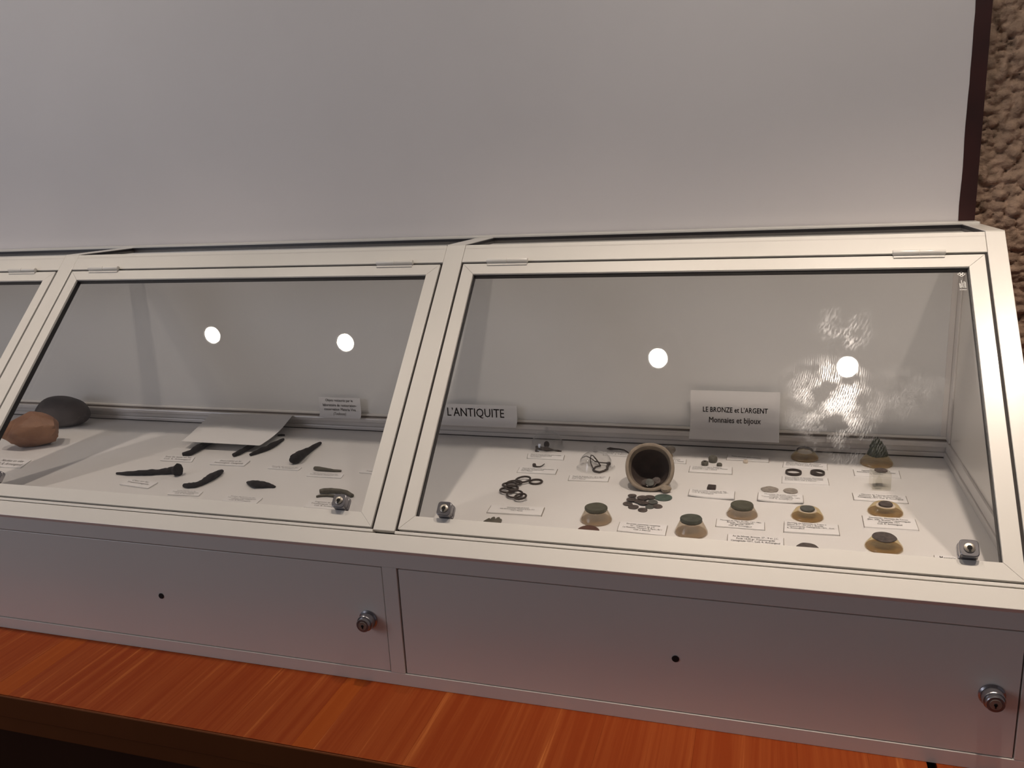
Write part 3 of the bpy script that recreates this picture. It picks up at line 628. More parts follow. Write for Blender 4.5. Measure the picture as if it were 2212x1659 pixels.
caption('caption card half hidden by the right stile of the middle door', (-0.1993,0.2808), (-0.1233,0.2792), (-0.1183,0.2569), (-0.1950,0.2601), 'Objets en fer\nTransmongu\u00e9s, Castagn\u00e8de', 0.15, 0.9, 0.25, 0.9, edge=False)
caption('caption card in front of the orange-brown flint core', (-0.9473,0.2156), (-0.8724,0.2167), (-0.8544,0.1748), (-0.9327,0.1723), 'Nucl\u00e9us en silex\nColl. R. Armengaud', edge=False)

# ------------------------------------------------------------------ curved loose sheet propped on the iron pieces
def loose_sheet():
    a = Vector((-0.6267,0.3450,-0.0157)); 
    bl = Vector((*(-0.6456,0.3667), ZF + 0.0)); br = Vector((*(-0.4619,0.3622), ZF + 0.0))
    bl = Vector((-0.6121,0.3279,0.0160)); br = Vector((-0.4372,0.3285,0.0160))
    bl.z += ZF; br.z += ZF
    tl = Vector((-0.6644,0.4900,-0.0016)); tr = Vector((-0.4644,0.4900,0.0019))
    nu, nv = 10, 10; vs = []
    for off in (0.0, -0.0005):
        for j in range(nv + 1):
            for i in range(nu + 1):
                u, v = i / nu, j / nv
                p = bl.lerp(br, u).lerp(tl.lerp(tr, u), v)
                p.z += 0.010 * math.sin(math.pi * v) * (-0.5 if u < 0.5 else -0.9) * abs(u - 0.3) + off
                vs.append(tuple(p))
    k = (nu + 1) * (nv + 1); fs = []
    for j in range(nv):
        for i in range(nu):
            q = j * (nu + 1) + i; fs.append((q, q + 1, q + nu + 2, q + nu + 1)); fs.append((k + q + 1, k + q, k + q + nu + 1, k + q + nu + 2))
    rim = [j for j in range(nu + 1)] + [j * (nu + 1) + nu for j in range(1, nv + 1)] + [nv * (nu + 1) + i for i in range(nu - 1, -1, -1)] + [j * (nu + 1) for j in range(nv - 1, 0, -1)]
    for i in range(len(rim)): a_, b_ = rim[i], rim[(i + 1) % len(rim)]; fs.append((b_, a_, k + a_, k + b_))
    o = MB().add(vs, fs).build('paper_sheet', 'paper', None, smooth=True)
    tag(o, 'loose blank white sheet leaning on the back over the iron rods', 'paper')
    recenter(o, ((bl + br) / 2).to_tuple())
loose_sheet()

# ------------------------------------------------------------------ corroded iron pieces in the middle bay
def rod(name, label, cat, pts, m='iron', flat=0.95, jit=0.10, seed=1, n=12, group=None, extra=None, lift=0.0, sub=4):
    """pts: (x, y, radius) along the piece as it lies on the floor"""
    rn = random.Random(seed); P = []; Rr = []
    for i in range(len(pts) - 1):
        a, b = pts[i], pts[i + 1]
        for k in range(sub):
            t = k / sub; P.append([a[j] + (b[j] - a[j]) * t for j in range(3)])
    P.append(list(pts[-1]))
    for i, p in enumerate(P):
        w = 1 + jit * (noise.noise(Vector((i * 0.7, seed * 3.3, 0.5))) * 1.6); p[2] *= w * (1.18 if m == 'iron' else 1.1)
    path = [(p[0], p[1], ZF + p[2] * flat + lift + 0.0002) for p in P]; rad = [p[2] for p in P]
    mb = MB(); mb.tube([path[0]] + path + [path[-1]] if False else path, rad, n, flat, jit=jit * 0.5, rnd=rn)
    if extra: extra(mb)
    o = tag(mb.build(name, m, None, smooth=True, sharp=60), label, cat, group)
    recenter(o, (pts[0][0], pts[0][1], ZF)); return o
def nail_head(mb):
    x, y, r = (-0.5182,0.1929,0.0082)
    mb.tube([(x - .006, y - .001, ZF + .010), (x, y, ZF + .010), (x + .004, y + .001, ZF + .011), (x + .007, y, ZF + .011)], [.006, .0105, .0115, .007], 12, 1.0, jit=.12, rnd=random.Random(8))
rod('iron_nail', 'long black iron nail with a flared head, point to the left', 'nail', [(-0.6366,0.1790,0.0017), (-0.6125,0.1785,0.0033), (-0.5905,0.1824,0.0041), (-0.5695,0.1872,0.0045), (-0.5547,0.1932,0.0041), (-0.5407,0.1970,0.0054), (-0.5294,0.2026,0.0058)], extra=nail_head, seed=2)
rod('curved_iron_knife', 'curved black iron blade with a notch, beside the long nail', 'blade', [(-0.4650,0.1454,0.0035), (-0.4545,0.1442,0.0047), (-0.4445,0.1481,0.0047), (-0.4415,0.1563,0.0043), (-0.4399,0.1667,0.0055), (-0.4395,0.1828,0.0064), (-0.4407,0.2009,0.0057), (-0.4453,0.2211,0.0033)], flat=0.75, seed=3)
rod('iron_point', 'leaf-shaped black iron point in the middle of the bay', 'lance point', [(-0.3648,0.1814,0.0024), (-0.3521,0.1742,0.0059), (-0.3381,0.1672,0.0077), (-0.3277,0.1689,0.0070), (-0.3165,0.1705,0.0046), (-0.3042,0.1701,0.0023)], flat=0.6, seed=4)
rod('iron_spear_socket', 'thick black iron spear socket, wide end toward the front', 'spearhead', [(-0.3430,0.2852,0.0059), (-0.3370,0.2854,0.0088), (-0.3396,0.3052,0.0080), (-0.3438,0.3279,0.0064), (-0.3448,0.3490,0.0048), (-0.3472,0.3734,0.0040), (-0.3490,0.3971,0.0027)], flat=0.85, seed=5)
rod('iron_rod', 'thin black iron rod right of the leaning sheet', 'rod', [(-0.4483,0.3106,0.0022), (-0.4441,0.3195,0.0030), (-0.4386,0.3341,0.0039), (-0.4339,0.3502,0.0044), (-0.4341,0.3743,0.0040), (-0.4384,0.4086,0.0023)], seed=6)
rod('iron_rod', 'short black iron rod running under the front right of the leaning sheet', 'rod', [(-0.4777,0.3007,0.0030), (-0.4744,0.3121,0.0039), (-0.4745,0.3313,0.0040), (-0.4760,0.3592,0.0040), (-0.4804,0.3891,0.0037)], seed=7)
rod('iron_rod', 'black iron rod emerging from under the left of the leaning sheet', 'rod', [(-0.5818,0.2895,0.0031), (-0.5697,0.2945,0.0048), (-0.5718,0.3177,0.0053), (-0.5740,0.3487,0.0054), (-0.5785,0.3910,0.0042)], seed=8)
rod('iron_fragment', 'tiny black iron scrap in the shade behind the leaning sheet', 'fragment', [(-0.4669,0.4333,0.0014), (-0.4591,0.4345,0.0019), (-0.4531,0.4369,0.0014)], seed=9)
rod('iron_bar', 'short tapering grey-black bar near the right of the middle bay', 'bar', [(-0.2822,0.2616,0.0037), (-0.2720,0.2598,0.0041), (-0.2582,0.2595,0.0032), (-0.2442,0.2588,0.0026), (-0.2299,0.2605,0.0020)], m='bone', jit=0.04, seed=10, flat=0.8)
rod('bronze_bracelet_half', 'thick curved grey-green bracelet fragment behind the middle door lock', 'bracelet', [(-0.2138,0.1599,0.0034), (-0.2074,0.1622,0.0041), (-0.1964,0.1652,0.0041), (-0.1801,0.1659,0.0037), (-0.1677,0.1630,0.0037), (-0.1520,0.1536,0.0029)], m='bone', jit=0.02, seed=11)
rod('bronze_bracelet_half', 'thinner curved grey-green bracelet fragment touching the middle door lock', 'bracelet', [(-0.2109,0.1428,0.0015), (-0.2056,0.1468,0.0019), (-0.1940,0.1500,0.0022), (-0.1819,0.1491,0.0022), (-0.1664,0.1449,0.0022), (-0.1526,0.1376,0.0022)], m='bone', jit=0.02, seed=12)

# ------------------------------------------------------------------ stones in the left bay
def stone(name, label, centre, rx, ry, rz, m, facets, seed, rot=0.0, amp=0.16):
    rn = random.Random(seed)
    import bmesh
    bm = bmesh.new(); bmesh.ops.create_icosphere(bm, subdivisions=4, radius=1.0)
    planes = []
    for _ in range(facets):
        v = Vector((rn.gauss(0, 1), rn.gauss(0, 1), rn.gauss(0, 0.8))).normalized(); planes.append((v, rn.uniform(0.70, 0.93)))
    for v in bm.verts:
        p = v.co.copy(); r = 1 + amp * noise.noise(p * 1.4 + Vector((seed, 0, 0)))
        for nrm, dd in planes:
            t = p.dot(nrm) * r
            if t > dd: r *= dd / t
        p *= r
        v.co = Vector((p.x * rx, p.y * ry, p.z * rz))
    bmesh.ops.rotate(bm, verts=bm.verts, cent=(0, 0, 0), matrix=Matrix.Rotation(rot, 3, 'Z'))
    zmin = min(v.co.z for v in bm.verts)
    cut = zmin * 0.86
    for v in bm.verts: v.co.z = max(v.co.z, cut)
    me = bpy.data.meshes.new(name); bm.to_mesh(me); bm.free()
    me.polygons.foreach_set('use_smooth', [True] * len(me.polygons))
    me.set_sharp_from_angle(angle=math.radians(24 if facets else 80))
    me.materials.append(M[m]); o = bpy.data.objects.new(name, me); COL.objects.link(o)
    o.location = (centre[0], centre[1], ZF - cut)
    return tag(o, label, 'stone')
stone('flint_core', 'orange-brown chipped flint block in front of the dark pebble', (-0.9483,0.2996), 0.064, 0.045, 0.041, 'flint', 34, 4, rot=0.35, amp=0.3)
stone('dark_pebble', 'smooth dark grey oval stone behind the orange-brown flint', (-1.0113,0.4351), 0.064, 0.040, 0.036, 'stone', 0, 9, rot=0.1, amp=0.10)

# ------------------------------------------------------------------ right bay: coins on clear bases
def coin_mb(r, h, seed, n=28, irr=0.05, mtx=None):
    rn = random.Random(seed); mb = MB()
    prof = [(r * .96, 0), (r, h * .25), (r, h * .75), (r * .95, h), (r * .80, h), (r * .74, h * .88), (0.0, h * .96)]
    n1 = len(prof); vs = []; fs = []
    w = [1 + irr * noise.noise(Vector((math.cos(2 * math.pi * i / n) * 1.3, math.sin(2 * math.pi * i / n) * 1.3, seed * 1.7))) * 1.6 for i in range(n)]
    mb.lathe(prof, n)
    mb.v = [(x * w[i % n], y * w[i % n], z) for i, (x, y, z) in enumerate(mb.v)]
    if mtx: mb.v = [tuple(mtx @ Vector(p)) for p in mb.v]
    return mb
def base_mb(rb, rt, h, hollow):
    p = [(rb * .93, 0.0002), (rb * .975, h * .03), (rb, h * .12), (rb * .995, h * .2), (rb * .965, h * .32), (rt + (rb - rt) * .52, h * .60), (rt + (rb - rt) * .18, h * .84), (rt, h * .97), (rt * .97, h)]
    if hollow: p += [(rt * .82, h), (rt * .74, h * .93), (rt * .55, h * .90), (0.0, h * .90)]
    else: p += [(0.0, h)]
    return MB().lathe(p, 40)
def pedestal(pos, rb, rt, h, m, label, coin=None, hollow=False, group='coin stands'):
    t = thing('coin_stand', label, 'display stand', group)
    o = base_mb(rb, rt, h, hollow).build('plastic_body', m, t, smooth=True, sharp=50)
    MB().lathe([(rb * .90, 0.0), (rb * .95, h * .05), (rb * .955, h * .14), (rb * .90, h * .20), (0.0, h * .20)], 36).build('foot_disc', 'amber_deep', t, smooth=True, sharp=50)
    if hollow: MB().lathe([(rt * .80, h * .905), (rt * .80, h * .93), (0.0, h * .93)], 32).build('top_pad', 'beadwhite', t, smooth=True, sharp=50)
    t.location = (pos[0], pos[1], ZF + 0.0001); return t
def coin(pos, z, r, h, m, label, seed, group='ancient coins', tilt=(0, 0), irr=0.05):
    o = coin_mb(r, h, seed, irr=irr).build('ancient_coin', m, None, smooth=True, sharp=45)
    o.location = (pos[0], pos[1], ZF + z); o.rotation_euler = (tilt[0], tilt[1], seed * 1.1)
    return tag(o, label, 'coin', group)
k = 0.00068
def stand_coin(pos, rb, rt, h, m, lab_b, rc_, hc, cm, lab_c, seed, hollow=False, irr=0.05):
    pedestal(pos, rb, rt, h, m, lab_b, hollow=hollow); 
    coin(pos, (h if not hollow else h * 0.94) + 0.0003, rc_, hc, cm, lab_c, seed, irr=irr)
stand_coin((0.2457,0.1365), 0.02285, 0.01656, 0.0155, 'cream', 'cloudy beige base on the left, near the clay cup', 0.01620, 0.0052, 'coin_olive', 'thick dark olive coin on the left cloudy base', 1)
stand_coin((0.3806,0.1187), 0.02208, 0.01577, 0.0165, 'cream', 'cloudy beige base cut by the lower door rail, in the middle', 0.01463, 0.0055, 'coin_moss', 'thick green coin on the middle cloudy base by the door rail', 2)
stand_coin((0.4448,0.1940), 0.02175, 0.01648, 0.0115, 'cream', 'cloudy beige base right of the middle, above a four-line caption', 0.01608, 0.0045, 'coin_olive', 'olive coin on the rightmost cloudy base', 3)
stand_coin((0.5327,0.2020), 0.02173, 0.01622, 0.0115, 'amber', 'yellowed clear base with an octagonal coin beside the bright reflection', 0.00990, 0.0030, 'coin_grey', 'small grey-brown angular coin on the left yellowed base', 4, hollow=True, irr=0.09)
stand_coin((0.6370,0.2381), 0.02340, 0.01690, 0.0115, 'amber', 'yellowed clear base between two captions near the right wall', 0.00925, 0.0030, 'coin', 'small brown coin on the yellowed base right of the wipe marks', 5, hollow=True)
stand_coin((0.6218,0.1189), 0.02275, 0.01536, 0.0130, 'amber', 'yellowed clear base at the front edge near the right lock', 0.01474, 0.0022, 'coin', 'wide black coin on the front yellowed base', 6, irr=0.10)
stand_coin((0.5270,0.0661), 0.01970, 0.01390, 0.0130, 'amber', 'base hidden below the lower door rail in the right bay', 0.01383, 0.0030, 'coin', 'dark ragged coin whose top just clears the lower door rail', 7, irr=0.12)
stand_coin((0.2489,0.0673), 0.02129, 0.01503, 0.0130, 'cream', 'base hidden by the door rail in front of the left cloudy base', 0.01474, 0.0030, 'coin_red', 'red-brown coin edge in front of the left cloudy base', 8)
# pin on a base
pp = (0.5371,0.4559)
pedestal(pp, 0.02221, 0.01559, 0.0120, 'amber', 'yellowed base at the back carrying a bowed pin', hollow=True)
r0 = 0.01169
pts = [(pp[0] + r0 * 1.05 * math.cos(a), pp[1] + 0.3 * r0 * math.sin(a * 0.5), ZF + 0.0128 + 0.0055 * math.sin(a)) for a in [math.pi * i / 12 for i in range(13)]]
o = MB().tube(pts, [0.0013 + 0.0010 * math.sin(math.pi * i / 12) for i in range(13)], 10).build('bow_brooch', 'bronze', None, smooth=True)
tag(o, 'dark bowed bronze pin on the yellowed base at the back', 'brooch'); recenter(o, (pp[0], pp[1], ZF + 0.0115))
# green figurine on a base
fp = (0.6473,0.4457)
pedestal(fp, 0.02532, 0.01738, 0.0145, 'amber', 'yellowed base under the green bronze figurine')
def figurine():
    h0 = ZF + 0.0146; r = 0.01436; mb = MB(); rn = random.Random(4)
    n = 22; prof = [(r, 0), (r * 1.02, .004), (r * .92, .008), (r * .85, .012), (r * .72, .016), (r * .58, .021), (r * .42, .025), (r * .22, .0285), (0, .030)]
    mb.lathe(prof, n)
    out = []
    for (x, y, z) in mb.v:
        f = 1 + 0.30 * noise.noise(Vector((x * 180, y * 180, z * 160)))
        out.append((x * f + 0.002 * math.sin(z * 200), y * f * 0.8, z))
    mb.v = out
    mb.lathe([(0.0, -.001), (.0035, 0), (.0042, .004), (.0030, .008), (0, .009)], 12, Matrix.Translation((.0045, -.001, .016)))
    mb.lathe([(0.0, -.001), (.0030, 0), (.0032, .004), (.0022, .008), (0, .009)], 12, Matrix.Translation((-.0018, 0, .0225)))
    mb.lathe([(0.0, -.001), (.0032, 0), (.0036, .003), (.0022, .006), (0, .0065)], 12, Matrix.Translation((-.0062, -.003, .009)))
    mb.v = [(x + fp[0], y + fp[1], z + h0) for x, y, z in mb.v]
    o = tag(mb.build('bronze_figurine', 'figure', None, smooth=True, sharp=60), 'small lumpy green bronze figurine tapering to the top', 'figurine'); recenter(o, (fp[0], fp[1], h0))
figurine()
# clear cube with a coin
cp = (0.6402,0.3348); cw = 0.01294
cube = thing('acrylic_cube', 'clear acrylic cube standing on a caption card', 'cube')
CT = Matrix.Translation((cp[0], cp[1], ZF + 0.0022)) @ Matrix.Rotation(math.radians(6), 4, 'Z')
MB().box((-cw, -cw, 0), (cw, cw, 0.0245), CT).build('cube_body', 'plexi', cube, bevel=0.0006)
MB().add([(-cw * .55, -cw * .6, .004), (cw * .2, -cw * .55, .003), (cw * .15, -cw * .3, .011), (-cw * .6, -cw * .35, .012)], [(0, 1, 2, 3), (3, 2, 1, 0)], 0, CT).add([(-cw * .5, -cw * .2, .012), (cw * .25, -cw * .1, .010), (-cw * .1, 0, .019)], [(0, 1, 2), (2, 1, 0)], 0, CT).build('inner_reflections', 'plexi', cube)  # tinted faces modelled inside to imitate the cube's zigzag reflections
recenter(cube, (cp[0], cp[1], ZF + 0.0022))
coin((cp[0] + 0.0005, cp[1] + 0.001), 0.0272, 0.00944, 0.0016, 'coin', 'small dark coin on top of the clear cube', 12)

# loose coins and small finds
coin((0.4821,0.2973), 0.0001, 0.01203, 0.0022, 'silver', 'larger irregular silver coin, left of the pair', 13, irr=0.16)
coin((0.5122,0.2968), 0.0001, 0.01018, 0.0022, 'silver', 'smaller rounder silver coin, right of the pair', 14, irr=0.06)
coin((0.3284,0.2373), 0.0001, 0.01332, 0.0016, 'coin_green', 'large green coin at the right of the spilled heap', 15, irr=0.02)
heap = [(1365.7, 1076, 10, 'coin', 3), (1363.5, 1082.5, 10.5, 'coin', 1.5), (1356, 1089.5, 10.5, 'coin', 0), (1368, 1096, 12, 'coin', 0), (1388.5, 1102.8, 10.5, 'coin', 0),
        (1390, 1089.5, 11.5, 'coin', 1.5), (1388, 1080.5, 12, 'coin', 3), (1404, 1077, 11, 'coin', 1.5), (1410, 1087.5, 11, 'coin_grey', 1.5), (1403.5, 1096, 9.5, 'coin_grey', 0), (1420.5, 1095, 10.5, 'coin', 0), (1380, 1085, 11, 'coin', 1.4)]
HP = [(0.2825,0.2290), (0.2829,0.2168), (0.2799,0.2033), (0.2898,0.1933), (0.3051,0.1840), (0.3027,0.2075), (0.2990,0.2235), (0.3090,0.2319), (0.3156,0.2135), (0.3134,0.1976), (0.3244,0.2015), (0.2948,0.2143)]
HL = ['brown coin at the back left of the spilled heap', 'brown coin just in front of the back left coin of the heap', 'leftmost brown coin of the spilled heap',
      'brown coin at the front left of the heap, beside the leftmost', 'frontmost brown coin of the heap, nearest the caption card', 'brown coin in the middle of the heap, behind the frontmost',
      'brown coin at the back centre of the heap, below the cup lip', 'brown coin at the back right of the heap, touching the large green coin',
      'grey-green coin right of the middle of the heap', 'smaller grey-green coin near the front of the heap', 'rightmost brown coin of the heap, in front of the large green coin', 'brown coin half covered in the left middle of the heap']
for i, (u, v, r, m, lv) in enumerate(heap):
    coin(HP[i], 0.0001 + lv * 0.0011, r * 0.00068, 0.0014, m, HL[i], 30 + i, group='coins spilled before the clay cup', tilt=(0.05 * math.sin(i * 2.1), 0.05 * math.cos(i * 1.3)))

# clay cup lying on its side, mouth toward the visitor
def clay_cup():
    t = thing('clay_cup', 'small beige clay cup lying on its side, dark inside', 'cup')
    bot = Vector((*(0.3049,0.2562), ZF)); R_ = 0.0392
    ax = Vector((0.10, -0.90, 0.43)).normalized()        # mouth direction
    q = ax.to_track_quat('Z', 'Y').to_matrix().to_4x4()
    dn = (Vector((0, 0, -1)) - ax * Vector((0, 0, -1)).dot(ax)).normalized()
    c = bot - dn * R_ 
    c.z = ZF - (dn * R_).z + 0.0004
    T = Matrix.Translation(c) @ q
    D = 0.054
    outer = [(0.0, -D), (R_ * .42, -D), (R_ * .62, -D * .86), (R_ * .90, -D * .52), (R_ * 1.0, -D * .2), (R_ * .985, 0), (R_ * .93, .0012), (R_ * .86, 0)]
    mb = MB().lathe(outer, 44); mb.f = [f for f in mb.f if len(f) <= 4]; mb.m = mb.m[:len(mb.f)]
    def wob(v):
        x, y, z = v; a = math.atan2(y, x)
        return (x * (1 - .03 * math.cos(2 * a)), y * (1 + .03 * math.cos(2 * a)), z + (.0022 * noise.noise(Vector((math.cos(a) * 2, math.sin(a) * 2, 3))) if z > -.004 else 0))
    mb.v = [tuple(T @ Vector(wob(v))) for v in mb.v]
    mb.build('outer_wall', 'clay', t, smooth=True, sharp=70)
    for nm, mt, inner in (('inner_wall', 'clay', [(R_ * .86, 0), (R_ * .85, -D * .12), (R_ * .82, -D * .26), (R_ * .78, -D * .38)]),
                          ('shaded_bottom', 'clay_in', [(R_ * .78, -D * .38), (R_ * .72, -D * .5), (R_ * .50, -D * .78), (0.0, -D * .86)])):  # deep part of the inside painted dark as its shade
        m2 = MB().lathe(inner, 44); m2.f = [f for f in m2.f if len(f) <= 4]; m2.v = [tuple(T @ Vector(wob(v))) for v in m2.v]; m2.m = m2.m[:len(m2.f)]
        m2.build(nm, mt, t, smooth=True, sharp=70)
    # chipped lump at the lower right of the mouth
    ch = MB().lathe([(0, -.006), (.006, -.004), (.0075, .001), (.004, .005), (0, .006)], 12, Matrix.Translation(bot + Vector((0.024, 0.004, 0.0062))), jit=.25, rnd=random.Random(2))
    ch.build('broken_rim_piece', 'clay', t, smooth=True, sharp=30)
    recenter(t, (bot.x, bot.y + 0.02, ZF))
    for i, (a, b, dd, m) in enumerate(((-.004, -.016, -.012, 'coin'), (.006, -.016, -.013, 'coin'), (-.010, -.010, -.02, 'coin'), (0, -.024, -.005, 'coin_grey'), (-.004, -.008, -.024, 'coin'))):
        side = dn.cross(ax).normalized()
        p = c + side * (-a) + dn * (-b * 1.0) + ax * dd
        p = c + side * a + dn * (R_ * .80 - 0.0025 * i) + ax * dd if i == 3 else c + side * a + dn * (R_ * .68 - .0035 * (i % 3)) + ax * dd
        o = coin_mb(.0068, .0014, 60 + i).build('ancient_coin', m, None, smooth=True, sharp=45)
        o.matrix_world = Matrix.Translation(p) @ Matrix.Rotation(0.35 + .1 * i, 4, 'X') @ Matrix.Rotation(.2 * (i - 2), 4, 'Y')
        tag(o, ('left dark coin of the front pair inside the clay cup', 'right dark coin inside the clay cup', 'leftmost dark coin inside the clay cup', 'grey coin at the lip inside the clay cup', 'deepest dark coin inside the clay cup')[i], 'coin', 'coins inside the clay cup')
clay_cup()

# linked bronze rings
RG = [((0.1197,0.2679), 14.5), ((0.0983,0.2674), 17), ((0.0872,0.2527), 17.5), ((0.0845,0.2397), 17), ((0.0868,0.2187), 16.5), ((0.0917,0.2266), 14), ((0.1032,0.2037), 17.5), ((0.1163,0.1915), 12.8)]
for i, (p, r) in enumerate(RG):
    rr = r * 0.00069; n = 36; tl = [0.0, .10, .06, .10, .08, .12, .10, .14][i]
    pts = [(p[0] + rr * math.cos(2 * math.pi * j / n), p[1] + rr * math.sin(2 * math.pi * j / n), ZF + 0.0017 + (0.0012 * (i % 2) + 0.0006 * i * 0.4) + rr * tl * (1 + math.sin(2 * math.pi * j / n + i))) for j in range(n)]
    o = MB().tube(pts, 0.00165, 8, 1.0, closed=True, jit=.10, rnd=random.Random(i)).build('bronze_ring', 'bronze', None, smooth=True)
    tag(o, ('right end ring', 'second ring from the right end', 'third ring from the right end', 'fourth ring from the right end', 'leftmost ring', 'inner left ring', 'last ring but one', 'small front end ring')[i] + ' of the curved chain of dark bronze rings', 'ring', 'overlapping bronze rings'); recenter(o, (p[0], p[1], ZF))
# two finger rings
for i, (p, r, lab) in enumerate((((0.5178,0.3776), 17, 'plain dark finger ring, left of the two'), ((0.5542,0.3815), 15, 'dark finger ring with a thickened front, right of the two'))):
    rr = r * 0.00073; n = 36
    prof = []
    mb = MB(); vs = []; fs = []
    for j in range(n):
        a = 2 * math.pi * j / n; hh = 0.0042 + (0.0020 * max(0, math.cos(a - 4.2)) ** 3 if i else 0.0006 * max(0, math.cos(a - 5.0))); th = 0.0011 + (0.0010 * max(0, math.cos(a - 4.2)) ** 3 if i else 0)
        for (q, z) in ((rr, 0), (rr + .0003, hh * .5), (rr, hh), (rr - th, hh), (rr - th, 0)):
            vs.append((p[0] + q * math.cos(a), p[1] + q * math.sin(a), ZF + 0.0001 + z))
    for j in range(n):
        for q in range(5): fs.append((j * 5 + q, ((j + 1) % n) * 5 + q, ((j + 1) % n) * 5 + (q + 1) % 5, j * 5 + (q + 1) % 5))
    o = mb.add(vs, fs).build('finger_ring', 'bronze', None, smooth=True, sharp=50); tag(o, lab, 'ring', 'finger rings'); recenter(o, (p[0], p[1], ZF))
# beads
def bead(p, r, h, m, label, hole=0.3):
    mb = MB().lathe([(r * hole, h), (r * .72, h), (r * .96, h * .78), (r, h * .5), (r * .96, h * .22), (r * .8, 0), (0, 0)][::-1], 24)
    mb.lathe([(r * hole, h), (r * hole * .9, h * .4), (0, h * .4)], 24)
    o = mb.build('stone_bead', m, None, smooth=True, sharp=45); o.location = (p[0], p[1], ZF + 0.0001); tag(o, label, 'bead', 'beads'); return o
bead((0.3777,0.3947), 0.00590, .0072, 'bead', 'ring-shaped grey-green bead, left of the three', .4)
bead((0.3897,0.4131), 0.00753, .0105, 'bead', 'largest dark grey-green bead of the three', .12)
bead((0.4015,0.3928), 0.00462, .0055, 'bead', 'smallest grey-green bead, right of the three', .2)
bead((0.4426,0.4170), 0.00403, .0055, 'beadwhite', 'tiny cream bead on a caption card at the back', .4)
# square weight
sp = (0.3962,0.2842); sw = 0.00628
o = MB().box((-sw, -sw, 0), (sw, sw * 1.25, 0.0062), Matrix.Translation((sp[0], sp[1], ZF)) @ Matrix.Rotation(-.06, 4, 'Z')).build('square_weight', 'bronze', None, bevel=0.0012)
tag(o, 'small dark brown square weight', 'weight'); recenter(o, (sp[0], sp[1], ZF))
# cloudy glass ball on a stand behind the cup
gp = (0.3171,0.4256); gr = 0.00940
t = thing('glass_bead_stand', 'cloudy grey glass bead on a pale stem behind the clay cup', 'bead')
MB().lathe([(gr * .42, .0065), (gr * .72, .009), (gr * .98, .0125), (gr, .0145), (gr * .86, .0180), (gr * .5, .0200), (0, .0200)], 12, Matrix.Translation((gp[0], gp[1], ZF))).build('glass_ball', 'glassball', t, smooth=True)
MB().lathe([(gr * .52, 0), (gr * .42, .003), (gr * .38, .0066), (0, .0066)], 16, Matrix.Translation((gp[0], gp[1], ZF + 0.0022))).build('stem', 'amber', t, smooth=True)
recenter(t, (gp[0], gp[1], ZF))

# glass domes
def dome(p, r, h, knob, label, foot):
    t = thing('glass_dome', label, 'dome'); th = 0.0008
    prof = [(r * foot, 0.0002), (r * foot, 0.0012), (r * (foot * .5 + .47), .002), (r * .97, .006)]
    for i in range(1, 12):
        a = i / 11 * math.pi / 2; prof.append((r * .95 * math.cos(a) if i < 11 else 0.0, .006 + (h - .006) * math.sin(a)))
    mb = MB().lathe(prof, 48, Matrix.Translation((p[0], p[1], ZF))); mb.f = [f for f in mb.f if len(f) <= 4]; mb.m = mb.m[:len(mb.f)]
    inn = [(q * .965, z * .97 + .0001) for q, z in prof if z > .0015]
    m2 = MB().lathe(inn, 48, Matrix.Translation((p[0], p[1], ZF))); m2.f = [f for f in m2.f if len(f) <= 4]; m2.m = m2.m[:len(m2.f)]
    mb.add(m2.v, [tuple(reversed(f)) for f in m2.f])
    mb.build('bell', 'dome', t, smooth=True, sharp=60)
    if knob:
        kn = MB().lathe([(.0040, h - .0006), (.0024, h + .0010), (.0022, h + .0020), (.0042, h + .0042), (.0045, h + .0058), (.0030, h + .0078), (0, h + .0084)], 24, Matrix.Translation((p[0], p[1], ZF)))
        kn.build('knob', 'dome', t, smooth=True)
    recenter(t, (p[0], p[1], ZF)); return t
d1 = (0.0928,0.4420); d2 = (0.2013,0.3518)
dome(d1, 0.03045, .0325, True, 'left glass dome, against the back, over a knobbed brooch', 1.03)
dome(d2, 0.02969, .0300, True, 'front glass dome with a bright knob, over a coiled wire brooch', 1.10)
def free(name, label, cat, pts, rad, m='bronze', extra=None, flat=1.0):
    mb = MB().tube([(a, b, ZF + c) for a, b, c in pts], rad, 10, flat)
    if extra: extra(mb)
    o = tag(mb.build(name, m, None, smooth=True, sharp=60), label, cat); recenter(o, (pts[0][0], pts[0][1], ZF)); return o
# knobbed brooch: thick bow, raised knob, thin foot
def knob1(mb):
    x, y, z = (0.0925,0.4403,0.0050)
    mb.lathe([(0, -.004), (.0042, -.003), (.0052, 0), (.0044, .0045), (.0020, .0065), (0, .007)], 14, Matrix.Translation((x, y, ZF + .007)))
free('knobbed_brooch', 'dark bronze brooch with a central knob under the left glass dome', 'brooch',
     [(0.0801,0.4180,0.0020), (0.0782,0.4288,0.0045), (0.0833,0.4260,0.0048), (0.0904,0.4253,0.0045), (0.0966,0.4248,0.0050), (0.1022,0.4264,0.0030), (0.1097,0.4272,0.0018), (0.1169,0.4257,0.0018), (0.1240,0.4248,0.0016)],
     [.0036, .0046, .0034, .0030, .0046, .0026, .0011, .0018, .0008], extra=knob1)
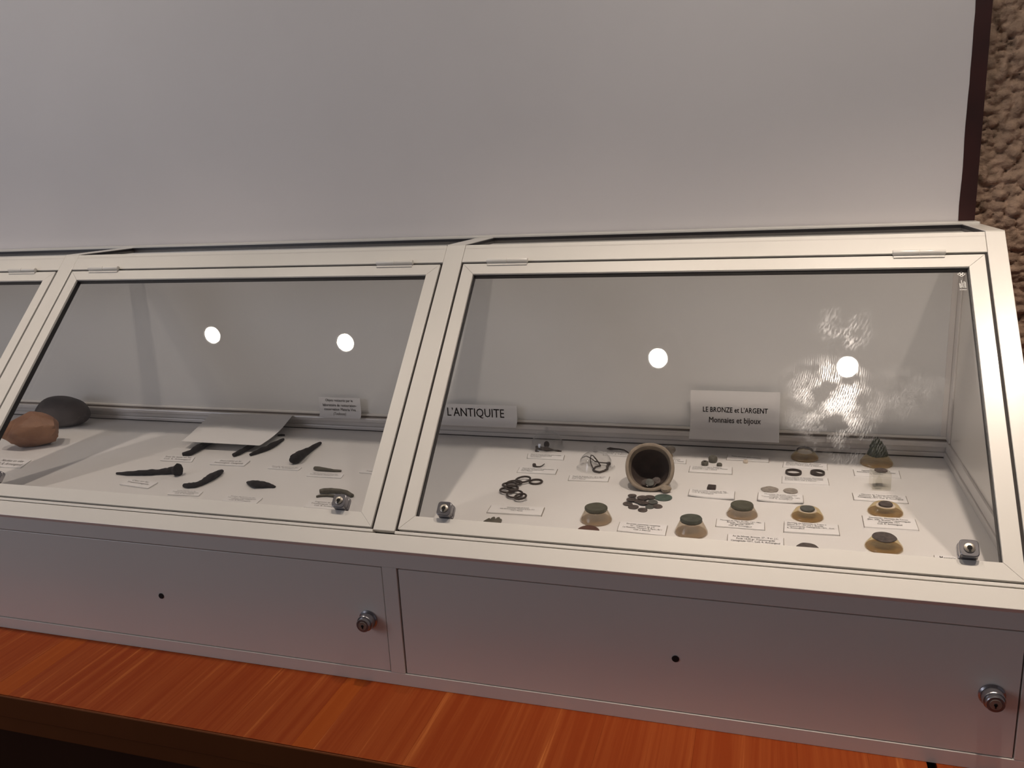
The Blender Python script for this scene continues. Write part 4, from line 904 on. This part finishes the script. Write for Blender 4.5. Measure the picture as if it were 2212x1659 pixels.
# coiled wire brooch (open loops, partly raised)
def coil_head(mb):
    x, y, z = (0.2217,0.3615,0.0060)
    mb.lathe([(0, -.0030), (.0028, -.0026), (.0038, 0), (.0028, .0026), (0, .0030)], 14, Matrix.Translation((x, y, ZF + .0055)))
free('wire_brooch', 'coiled dark wire brooch under the front glass dome', 'brooch',
     [(0.1687,0.3804,0.0040), (0.1719,0.3849,0.0060), (0.1771,0.3873,0.0080), (0.1863,0.3789,0.0080), (0.1966,0.3679,0.0065), (0.2048,0.3664,0.0050), (0.2153,0.3657,0.0050), (0.2209,0.3657,0.0045), (0.2204,0.3557,0.0030), (0.2225,0.3445,0.0022), (0.2186,0.3358,0.0018), (0.2124,0.3280,0.0018), (0.2040,0.3311,0.0018), (0.1997,0.3367,0.0020), (0.2012,0.3485,0.0028), (0.2090,0.3534,0.0040), (0.2039,0.3634,0.0060), (0.1957,0.3765,0.0085), (0.1903,0.3831,0.0110), (0.1870,0.3835,0.0115), (0.1874,0.3737,0.0090), (0.1906,0.3617,0.0050), (0.1981,0.3442,0.0025)],
     [.0006, .0007, .0008, .0009, .001, .001, .0012, .0022, .0022, .0018, .0018, .0018, .0018, .0015, .0015, .0014, .0012, .0012, .001, .001, .0009, .0009, .001], extra=coil_head)
# small hook
def hook_head(mb):
    x, y, z = (0.0966,0.3406,0.0020)
    mb.lathe([(0, -.0030), (.0028, -.0022), (.0034, 0), (.0026, .0024), (0, .0032)], 12, Matrix.Translation((x, y, ZF + .0034)))
free('bronze_hook', 'tiny curled bronze hook with a round head, above a caption card', 'hook', [(0.0980,0.3385,0.0020), (0.1021,0.3385,0.0014), (0.1068,0.3393,0.0014), (0.1099,0.3428,0.0020), (0.1126,0.3485,0.0035)], [.0018, .0013, .0010, .0009, .0007], extra=hook_head)
# bronze handle behind the front dome
free('bronze_clasp', 'slender curved bronze clasp between the front dome and the clay cup', 'clasp', [(0.2022,0.4471,0.0030), (0.2080,0.4474,0.0032), (0.2147,0.4478,0.0030), (0.2239,0.4473,0.0032), (0.2336,0.4441,0.0030), (0.2404,0.4378,0.0020), (0.2461,0.4280,0.0013)], [.0008, .0026, .0017, .0013, .0013, .0012, .0010])
# pieces peeping over the lower door rail on the left of the right bay
def crown():
    t = thing('toothed_ornament', 'brown toothed bronze ornament rising behind the lower left door rail', 'ornament')
    p = (0.1018,0.1026); s = 0.00066
    out = []
    for u, v in ((-20, -14), (-20, 0), (-14, 8), (-11, 8), (-10, 4), (-8, 11), (-4, 13), (-1, 11), (1, 3), (3, 11), (7, 13), (10, 11), (11, 7), (14, 9), (17, 7), (20, -3), (20, -14)):
        out.append((u * s, v * s * 2.0))
    out = out[::-1]
    MB().prism(out, 0.0, 0.0032, 'z', Matrix.Translation((p[0], p[1] - .004, ZF + .0002))).build('toothed_plate', 'bone', t, bevel=0.0008)
    recenter(t, (p[0], p[1], ZF)); return t
crown()
for i, (p, lab) in enumerate((((0.1362,0.0909), 'left of two tiny bronze studs peeping over the door rail'), ((0.1431,0.0906), 'right of two tiny bronze studs peeping over the door rail'))):
    o = MB().lathe([(.0026, 0), (.0030, .0012), (.0020, .0030), (0, .0036)], 16).build('bronze_stud', 'bone', None, smooth=True); o.location = (p[0], p[1], ZF + .0001); tag(o, lab, 'stud', 'bronze studs')
